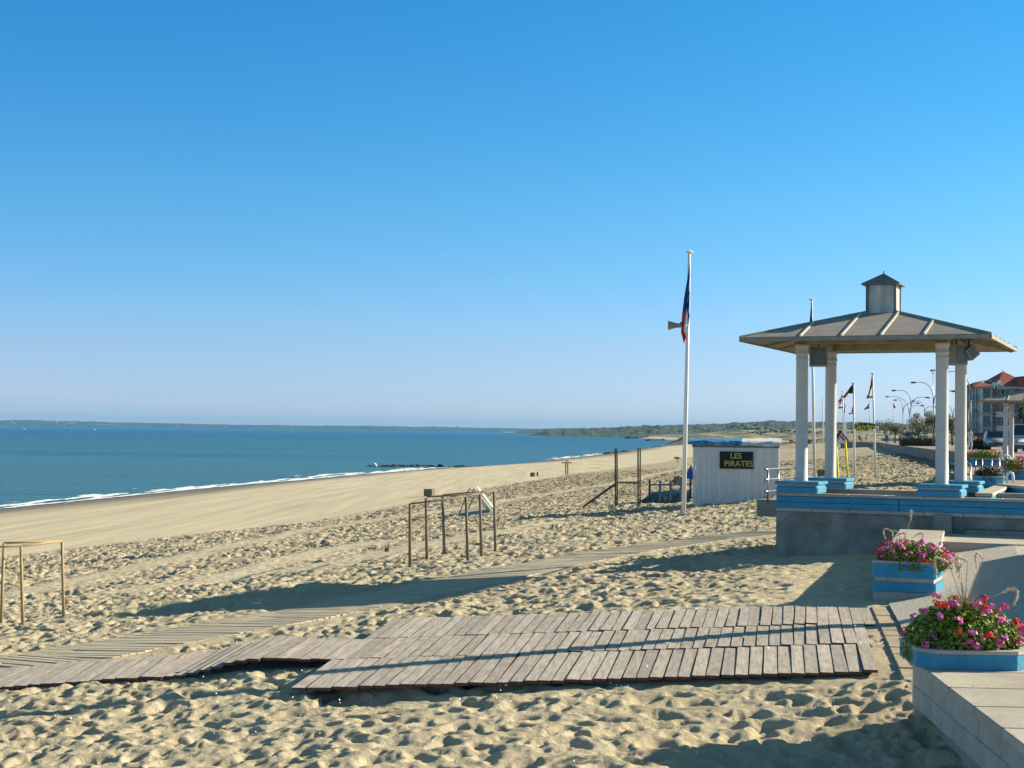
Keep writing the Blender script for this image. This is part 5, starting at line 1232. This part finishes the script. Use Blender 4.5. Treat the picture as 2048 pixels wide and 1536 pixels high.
def tree(px, py, wpx, hpx, base_px, base_py, d, label, lean=0, n=2600, seed=1, mat='tamarisk'):
    rr = random.Random(seed); s = d / F; b = at_depth(base_px, base_py, d); b.z = 1.45 if d < 232 else b.z
    t = thing('tamarisk_tree', label, 'tree', tuple(b), 0, 'wind shaped tamarisk trees on the promenade'); c = at_depth(px, py, d) - b; w_, h = wpx * s / 2 * 1.3, hpx * s / 2 * 1.1
    fork = Vector((c.x * .3, 0, max(.3, (c.z - h) * .95)))
    m = MB(); m.path([(0, 0, -.1), (fork.x * .5, .05, fork.z * .5), tuple(fork)], [.14, .11, .09], 7)
    ends = []
    for k in range(6):
        e = c + Vector((rr.uniform(-.7, .7) * w_, rr.uniform(-.6, .6) * w_, rr.uniform(-.3, .6) * h)); ends.append(e); m.path([tuple(fork), tuple(fork.lerp(e, .5) + Vector((0, 0, .1))), tuple(e)], [.07, .045, .02], 5)
    m.build('trunk', 'wood_dark', t, True)
    m = MB()
    for _ in range(20):
        v = Vector((rr.gauss(0, .42), rr.gauss(0, .42), rr.gauss(0, .36))); r_ = rr.uniform(.22, .42)
        cc = c + Vector((v.x * w_, v.y * w_, v.z * h)); 
        for _ in range(n // 20):
            q = Vector((rr.gauss(0, 1), rr.gauss(0, 1), rr.gauss(0, 1))).normalized() * r_ * rr.uniform(.5, 1.15); p = cc + Vector((q.x * w_, q.y * w_, q.z * h)); sz = rr.uniform(.05, .11)
            a = Vector((rr.gauss(-.3, .7), rr.gauss(0, .7), rr.gauss(.4, .7))).normalized() * sz; bb = a.orthogonal().normalized() * sz * .35; m.add([p - a, p + bb, p + a, p - bb], [(0, 1, 2, 3)])
    m.build('crown', mat, t, kind='stuff')
tree(1776, 851, 36, 30, 1771, 884, 240, 'left tamarisk tree above the walking man', seed=1)
tree(1792, 856, 26, 24, 1790, 886, 200, 'smaller tamarisk tree right behind the left one', seed=2)
tree(1845, 846, 40, 36, 1835, 890, 172, 'largest tamarisk tree with a dark bare trunk, left of the front right column', seed=3, n=3400)
tree(1866, 838, 26, 34, 1868, 890, 160, 'tamarisk tree half hidden by the front right column', seed=4)
tree(1901, 846, 24, 36, 1905, 890, 165, 'tamarisk tree seen between the two right pavilion columns', seed=5)
tree(1852, 858, 30, 20, 1854, 884, 215, 'low tamarisk tree behind the largest one', seed=6)
tree(2050, 823, 26, 34, 2048, 890, 110, 'dark tree at the right edge under the second pavilion roof', seed=7)
def hedge(x0, x1, y0, y1, d, label, seed):
    rr = random.Random(seed); a = at_depth(x0, y1, d); b = at_depth(x1, y1, d); s = d / F; h = (y1 - y0) * s; o0 = Vector((a.x, a.y, 1.44)); L = b.x - a.x
    t = thing('hedge', label, 'hedge', tuple(o0)); MB().box((L / 2, 0, h * .42), (L * .98, 1.0, h * .8)).build('branches', 'soil', t)
    m = MB()
    for _ in range(int(L * 260)):
        f = rr.random(); z = rr.random(); y = rr.choice((-1, -1, 1)) * rr.uniform(.45, .72); 
        if rr.random() < .4: z = rr.uniform(.8, 1.08); y = rr.uniform(-.7, .7)
        p = Vector((f * L, y, z * h * (1 + .15 * math.sin(f * 20 + seed)))); sz = rr.uniform(.05, .10); e = Vector((rr.gauss(0, 1), rr.gauss(0, 1), rr.gauss(0, 1))).normalized() * sz; k = e.orthogonal().normalized() * sz * .6
        m.add([p - e, p + k, p + e, p - k], [(0, 1, 2, 3)])
    m.build('foliage', 'leaf_dark', t, kind='stuff')
hedge(1800, 1876, 874, 893, 150, 'clipped green hedge behind the long grey sea wall', 1)
hedge(1940, 1978, 876, 898, 120, 'short green hedge between the second pavilion and the tallest lamp', 2)

def building():
    D = 292; s = D / F; z0 = 1.4
    b = at_depth(1962, 880, D); b.z = z0; t = thing('apartment_building', 'four storey cream apartment building with red hipped roofs and open corner balconies', 'building', tuple(b))
    X = lambda px: (px - 1962) * s
    def Z(px, py): return at_depth(px, py, D).z - z0
    ez = Z(1990, 774); L = X(2140)
    MB().box((L / 2, 8, ez / 2), (L, 16, ez)).build('wall', 'wall_cream', t)
    for fl in range(1, 4): MB().box((L / 2, -.02, ez * fl / 4), (L + .1, .12, .16)).build('string_course', 'precast', t)
    m = MB(); m.box((L / 2, -.2, ez - .1), (L + .6, .6, .35)); m.build('cornice', 'precast', t)
    # windows
    fr = None
    for px, kind in ((1973, 1), (1996, 0), (2015, 0), (2029, 1), (2048, 0), (2066, 0), (2090, 1), (2115, 0)):
        for fl in range(4):
            zc = ez * fl / 4 + ez / 8 + .05; w_ = 1.4 if kind else .95; h = 2.1 if kind else 1.7
            f = MB(); 
            for dx, dz, ww, hh in ((0, h / 2, w_ + .2, .1), (0, -h / 2, w_ + .3, .12), (w_ / 2 + .05, 0, .1, h - .13), (-w_ / 2 - .05, 0, .1, h - .13)): f.box((X(px) + dx, -.06, zc + dz), (ww, .16, hh))
            fo = f.build('window', 'precast', t); MB().box((X(px), -.02, zc), (w_ - .01, .06, h - .12)).build('pane', 'pane', fo)
            if not kind:
                for sx in (-1, 1): MB().box((X(px) + sx * (w_ / 2 + .38), -.05, zc), (.5, .06, h)).build('shutter', 'shutter', fo)
            else:
                bo = MB(); bo.box((X(px), -.5, zc - h / 2 - .1), (w_ + .6, .9, .12)); q = bo.build('balcony', 'precast', t)
                rl = MB()
                for i in range(9): rl.box((X(px) - (w_ + .5) / 2 + (w_ + .5) * i / 8, -.92, zc - h / 2 + .4), (.05, .05, .85))
                rl.box((X(px), -.92, zc - h / 2 + .85), (w_ + .6, .06, .06)); rl.build('balustrade', 'shutter', q)
    for px in (1988, 2038, 2080):
        m = MB()
        for i in range(26): m.box((X(px), -.08, ez * (i + .5) / 26.5), (.85 if i % 2 else .5, .14, ez / 26 * .9))
        m.build('brick_quoin', 'brick', t, kind='stuff')
    # open gallery at the left corner
    for px in (1946.5, 1951.5, 1957): MB().box((X(px), 1.2, ez * .49), (.28, .28, ez * .97)).build('gallery_post', 'shutter', t)
    for px in (1946.5, 1953): MB().box((X(px), 5.5, ez * .49), (.28, .28, ez * .97)).build('gallery_post', 'shutter', t)
    for fl in range(1, 4): MB().box((X(1953.5), 3.4, ez * fl / 4), (X(1963) - X(1944), 5.4, .25)).build('gallery_floor', 'precast', t)
    for fl in range(0, 4):
        m = MB(); zz = ez * fl / 4 + .15
        for i in range(10): m.box((X(1945.5) + (X(1962) - X(1945.5)) * i / 9.3, .85, zz + .45), (.06, .05, .85))
        m.box(((X(1945.5) + X(1962)) / 2, .85, zz + .9), (X(1962) - X(1945.5), .08, .08)); m.build('balustrade', 'shutter', t)
    def hip(cx0, cx1, y0, y1, zb, zt, r=.5, nm='roof'):
        m = MB(); mx = (cx0 + cx1) / 2; my = (y0 + y1) / 2; hw = max(.1, (cx1 - cx0) / 2 - (y1 - y0) / 2 * r)
        m.add([(cx0, y0, zb), (cx1, y0, zb), (cx1, y1, zb), (cx0, y1, zb), (mx - hw, my, zt), (mx + hw, my, zt)], [(0, 1, 5, 4), (1, 2, 5), (2, 3, 4, 5), (3, 0, 4), (3, 2, 1, 0)]); return m.build(nm, 'tiles', t)
    hip(X(1942), X(1998), -.6, 9, Z(1960, 774), Z(1975, 762))
    hip(X(1991), X(2071), -.5, 15.5, ez + .07, Z(2031, 740), 1.0)
    hip(X(2060), X(2142), -.5, 15.5, ez + .07, Z(2100, 745), 1.0)
    m = MB(); gx0, gx1 = X(2034), X(2062); gz = Z(2048, 752); m.add([(gx0, -.7, ez + .1), (gx1, -.7, ez + .1), ((gx0 + gx1) / 2, -.7, gz), (gx0, 7, ez + .1), (gx1, 7, ez + .1), ((gx0 + gx1) / 2, 7, gz)], [(0, 1, 2), (1, 4, 5, 2), (3, 0, 2, 5), (4, 3, 5), (0, 3, 4, 1)]); m.build('roof', 'tiles', t)
    for px in (1989, 1999.5):
        x = X(px); dz0, dz1 = Z(px, 776), Z(px, 764); d_ = MB().box((x, -.3, (dz0 + dz1) / 2 - .25), (.75, 1.2, dz1 - dz0 - .3)).build('dormer', 'white', t)
        m = MB(); m.add([(x - .5, -.95, dz1 - .55), (x + .5, -.95, dz1 - .55), (x, -.95, dz1 + .25), (x - .5, .5, dz1 - .55), (x + .5, .5, dz1 - .55), (x, .5, dz1 + .25)], [(0, 1, 2), (1, 4, 5, 2), (3, 0, 2, 5), (4, 3, 5), (0, 3, 4, 1)]); m.build('gable', 'white', d_); MB().box((x, -.92, dz1 - 1.0), (.35, .04, .6)).build('pane', 'pane', d_)
    MB().tube((X(2031), 7.5, Z(2031, 742)), (X(2031), 7.5, Z(2031, 736)), .08, .03, 6).build('finial', 'dark_steel', t)
building()

def car(px, py, d, rz, paint, label, L=4.1, W_=1.7, H=1.45, van=False):
    b = at_depth(px, py, d); b.z = 1.47; t = thing('parked_car', label, 'van' if van else 'car', tuple(b), rz, 'cars parked along the promenade road')
    # body sections along x (front = +x)
    st = [(-.5, .42, .72, .86), (-.47, .30, .88, .95), (-.30, .22, .95, 1), (0, .2, .96, 1), (.22, .22, .93, 1), (.38, .28, .80, .97), (.47, .32, .70, .90), (.5, .40, .60, .78)]
    if van: st = [(-.5, .35, 1.0, .95), (-.46, .25, 1.1, 1), (0, .22, 1.1, 1), (.3, .24, 1.05, 1), (.42, .3, .92, .97), (.5, .4, .7, .85)]
    vs = []; fs = []; n = 6
    for x, z0, z1, k in st:
        hw = W_ / 2 * k; vs += [(x * L, -hw * .92, z0), (x * L, -hw, (z0 + z1) / 2), (x * L, -hw * .93, z1), (x * L, hw * .93, z1), (x * L, hw, (z0 + z1) / 2), (x * L, hw * .92, z0)]
    for i in range(len(st) - 1):
        for k in range(n): fs.append((i * n + k, i * n + (k + 1) % n, (i + 1) * n + (k + 1) % n, (i + 1) * n + k))
    fs += [tuple(range(n)), tuple(range(len(vs) - 1, len(vs) - n - 1, -1))]
    m = MB(); m.add(vs, fs); m.build('body', paint, t, True)
    s = .92 if not van else 1.05; roof = [(-.42, -.34), (.24, .08)] if not van else [(-.49, -.46), (.38, .22)]
    (xb, xbt), (xf, xft) = roof; hw, ht = W_ / 2 * .9, W_ / 2 * .74
    m = MB(); m.add([(xb * L, -hw, s), (xf * L, -hw, s), (xf * L, hw, s), (xb * L, hw, s), (xbt * L, -ht, H), (xft * L, -ht, H), (xft * L, ht, H), (xbt * L, ht, H)], [(4, 5, 6, 7), (0, 1, 5, 4), (1, 2, 6, 5), (2, 3, 7, 6), (3, 0, 4, 7)]); m.build('cabin', paint, t)
    def pane(q, nm):
        c = sum((Vector(v) for v in q), Vector()) / 4; nrm = (Vector(q[1]) - Vector(q[0])).cross(Vector(q[3]) - Vector(q[0])).normalized(); q2 = [c + (Vector(v) - c) * .86 + nrm * .008 for v in q]; MB().sheet(q2, .006).build(nm, 'glass', t)
    V = [(xb * L, -hw, s), (xf * L, -hw, s), (xf * L, hw, s), (xb * L, hw, s), (xbt * L, -ht, H), (xft * L, -ht, H), (xft * L, ht, H), (xbt * L, ht, H)]
    pane([V[1], V[2], V[6], V[5]], 'windscreen'); pane([V[3], V[0], V[4], V[7]], 'rear_window'); pane([V[0], V[1], V[5], V[4]], 'side_window'); pane([V[2], V[3], V[7], V[6]], 'side_window')
    for x in (-.31, .32):
        for y in (-1, 1):
            w_ = MB().tube((x * L, y * (W_ / 2 - .2), .31), (x * L, y * (W_ / 2 + .01), .31), .31, n=18).build('wheel', 'tyre', t); MB().tube((x * L, y * (W_ / 2 - .02), .31), (x * L, y * (W_ / 2 + .02), .31), .19, n=12).build('rim', 'steel', w_)
    for y in (-1, 1):
        MB().box((.485 * L, y * W_ * .33, .62), (.12, .28, .14)).build('headlight', 'lampglass', t); MB().box((-.49 * L, y * W_ * .36, .75), (.08, .18, .18)).build('tail_light', 'red', t)
    MB().box((.497 * L, 0, .42), (.08, W_ * .8, .16)).build('bumper', 'dark_steel', t)
car(1990, 903, 118, R(-103), 'silver', 'silver hatchback facing the viewer left of the second pavilion columns', 3.7)
car(1988, 884, 165, R(-30), 'red_car', 'shiny red car behind the silver hatchback', 3.9)
car(1956, 884, 180, R(-15), 'dark_car', 'dark blue car behind the hedge, left of the red car')
car(2052, 915, 98, R(-115), 'white_car', 'white van at the right edge behind the second pavilion columns', 4.3, 1.8, 1.85, True)
car(1828, 880, 225, R(10), 'dark_car', 'dark far off car behind the hedge and the lamp posts')
g = at_depth(1802, 893, 140)
m = MB(); m.bev((0, 0, .5), (.35, .35, 1.1), .03); o = m.build('bollard', 'slab'); o.location = (at_depth(1802, 886, 190).x, 190, 1.45); tag(o, 'short pale bollard at the left end of the hedge', 'bollard')

# ------------------------------------------------------------------ people
def person(px, py, d, H, label, pose='walk', shirt='pale_shirt', legs='navy', rz=0.0, z=None, hair='hair', skirt=False):
    b = at_depth(px, py, d)
    if z is not None: b.z = z
    t = thing('person', label, 'person', tuple(b), rz); k = H / 1.75
    J = dict(pel=(0, 0, .95), waist=(0, 0, 1.08), chest=(0, .0, 1.32), neck=(0, .0, 1.50), head=(0, -.01, 1.62), crown=(0, -.01, 1.72),
             hl=(-.09, 0, .92), kl=(-.10, -.10, .50), al=(-.10, .02, .09), tl=(-.10, -.13, .03), hr=(.09, 0, .92), kr=(.10, -.02, .50), ar=(.10, .20, .12), tr=(.10, .06, .03),
             sl=(-.18, 0, 1.42), el=(-.24, .03, 1.15), wl=(-.24, -.08, .92), fl=(-.24, -.12, .82), sr=(.18, 0, 1.42), er=(.24, .04, 1.15), wr=(.25, -.08, .92), fr=(.25, -.12, .82))
    if pose == 'sit':
        for q in ('pel', 'waist', 'chest', 'neck', 'head', 'crown', 'hl', 'hr', 'sl', 'sr', 'el', 'er'): J[q] = (J[q][0], J[q][1], J[q][2] - .48)
        J.update(kl=(-.12, -.42, .48), al=(-.12, -.45, .08), tl=(-.12, -.6, .04), kr=(.12, -.42, .48), ar=(.12, -.45, .08), tr=(.12, -.6, .04), wl=(-.2, -.28, .58), fl=(-.16, -.36, .55), wr=(.2, -.28, .58), fr=(.16, -.36, .55))
        for q in ('chest', 'neck', 'head', 'crown', 'sl', 'sr'): J[q] = (J[q][0], J[q][1] - .08, J[q][2])
    if pose == 'carry': J.update(er=(.28, -.05, 1.12), wr=(.18, -.28, 1.18), fr=(.1, -.33, 1.2), el=(-.28, -.05, 1.12), wl=(-.18, -.28, 1.12), fl=(-.1, -.33, 1.15))
    E = [('pel', 'waist'), ('waist', 'chest'), ('chest', 'neck'), ('neck', 'head'), ('head', 'crown'), ('pel', 'hl'), ('hl', 'kl'), ('kl', 'al'), ('al', 'tl'), ('pel', 'hr'), ('hr', 'kr'), ('kr', 'ar'), ('ar', 'tr'),
         ('chest', 'sl'), ('sl', 'el'), ('el', 'wl'), ('wl', 'fl'), ('chest', 'sr'), ('sr', 'er'), ('er', 'wr'), ('wr', 'fr')]
    RAD = dict(pel=.15, waist=.13, chest=.16, neck=.06, head=.095, crown=.07, hl=.10, kl=.06, al=.042, tl=.04, hr=.10, kr=.06, ar=.042, tr=.04, sl=.065, el=.045, wl=.03, fl=.035, sr=.065, er=.045, wr=.03, fr=.035)
    ks = list(J); me = bpy.data.meshes.new('body'); me.from_pydata([tuple(c * k for c in J[q]) for q in ks], [(ks.index(a), ks.index(c)) for a, c in E], [])
    o = bpy.data.objects.new('body', me); COL.objects.link(o); sk = o.modifiers.new('skin', 'SKIN'); sb = o.modifiers.new('sub', 'SUBSURF'); sb.levels = 1; sb.render_levels = 1
    for q, v in zip(ks, me.skin_vertices[0].data): v.radius = (RAD[q] * k,) * 2; v.use_root = q == 'pel'
    dg = bpy.context.evaluated_depsgraph_get(); dg.update(); nm = bpy.data.meshes.new_from_object(o.evaluated_get(dg)); o.modifiers.clear(); o.data = nm; o.parent = t
    for m_ in ('skin', shirt, legs, hair): nm.materials.append(MT[m_])
    wz = J['waist'][2] * k; nz = J['neck'][2] * k
    for p in nm.polygons:
        p.use_smooth = True; c = p.center
        if c.z > nz: p.material_index = 3 if (c.z > nz + .17 * k or c.y > .02 * k) else 0
        elif pose == 'sit': p.material_index = 1 if (c.z > wz - .08 * k and c.y > -.3 * k) else (2 if c.z > .1 * k else 0)
        elif c.z > wz - .12 * k: p.material_index = 1 if not (abs(c.x) > .21 * k and c.z < nz - .3 * k) else 0
        elif abs(c.x) > .2 * k and c.z > .7 * k: p.material_index = 0
        else: p.material_index = 2 if c.z > .1 * k else 0
    return t
MT['white_top'] = M('white_top', (.62, .62, .62), .8, .05, 9); MT['red_top'] = M('red_top', (.35, .03, .04), .8, .1, 9); MT['beige'] = M('beige_trousers', (.35, .30, .24), .8, .1, 9)
MT['red_hair'] = M('auburn_hair', (.12, .03, .02), .7, .1, 9); MT['board'] = M('dark_board_bag', (.05, .04, .035), .5, .2, 4)
person(1774, 884, 192, 1.82, 'man in a pale blue shirt and navy trousers walking away behind the sea wall', 'walk', 'pale_shirt', 'navy', R(180), 1.45)
person(1781, 884, 191, .95, 'small child in white walking beside the man in the pale blue shirt', 'walk', 'white_top', 'white_top', R(180), 1.45)
person(1719, 884, 230, 1.7, 'person in a dark red top sitting on the sea wall under the club board', 'sit', 'red_top', 'navy', R(30), 1.42)
person(1735, 884, 229, 1.8, 'person in a pale grey top sitting beside the one in dark red', 'sit', 'white_top', 'beige', R(-40), 1.45)
person(1940, 905, 108, 1.62, 'person with auburn hair in a pale coat beside the rear right column', 'walk', 'white_top', 'white_top', R(120), 1.45, 'red_hair')
g = ground(1355, 925); sc_h = 14.2 * g.y / F
person(1355, 925, g.y, sc_h, 'person in a white top carrying a dark board across the beach', 'carry', 'white_top', 'navy', R(60), g.z)
k = sc_h / 1.75; m = MB(); vs = []
for i in range(13): f = i / 12; wv = math.sin(math.pi * min(1, f * 1.08)) ** .6 * .26 * k if f < .93 else .05; vs.append((f, wv))
m.add([(-1.25 * k + 1.9 * k * f, -.30 * k, 1.12 * k + w_) for f, w_ in vs] + [(-1.25 * k + 1.9 * k * f, -.30 * k, 1.12 * k - w_) for f, w_ in vs] + [(-1.25 * k + 1.9 * k * f, -.38 * k, 1.12 * k + w_) for f, w_ in vs] + [(-1.25 * k + 1.9 * k * f, -.38 * k, 1.12 * k - w_) for f, w_ in vs],
      sum([[(i, i + 1, 13 + i + 1, 13 + i), (26 + i, 39 + i, 39 + i + 1, 26 + i + 1), (i, 26 + i, 27 + i, i + 1), (13 + i, 14 + i, 40 + i, 39 + i)] for i in range(12)], []))
o = m.build('carried_board', 'board'); o.location = g; o.rotation_euler = (0, 0, R(20)); tag(o, 'dark board held under the arm of the person on the beach', 'board')
for px, lab in ((1149.5, 'left of two tiny walkers at the edge of the surf'), (1161.5, 'right of two tiny walkers at the edge of the surf')):
    g = ground(px, 919); person(px, 919, g.y, 8.0 * g.y / F, lab, 'walk', 'navy', 'navy', R(90), g.z)

# ------------------------------------------------------------------ air
HZ = bpy.data.materials.new('haze_air'); HZ.use_nodes = True
HZ.node_tree.nodes.remove(HZ.node_tree.nodes['Principled BSDF'])
pv = HZ.node_tree.nodes.new('ShaderNodeVolumePrincipled'); pv.inputs['Color'].default_value = (.16, .47, .86, 1); pv.inputs['Density'].default_value = 6.5e-5; pv.inputs['Anisotropy'].default_value = 0.0
HZ.node_tree.links.new(pv.outputs[0], HZ.node_tree.nodes['Material Output'].inputs['Volume'])
m = MB(); m.add([(x, y, z) for z in (-15, 90) for x, y in ((-14500, -400), (14500, -400), (14500, 14500), (-14500, 14500))], [(0, 3, 2, 1), (4, 5, 6, 7), (0, 1, 5, 4), (1, 2, 6, 5), (2, 3, 7, 6), (3, 0, 4, 7)])
MT['haze'] = HZ; o = m.build('haze', 'haze'); o['kind'] = 'stuff'
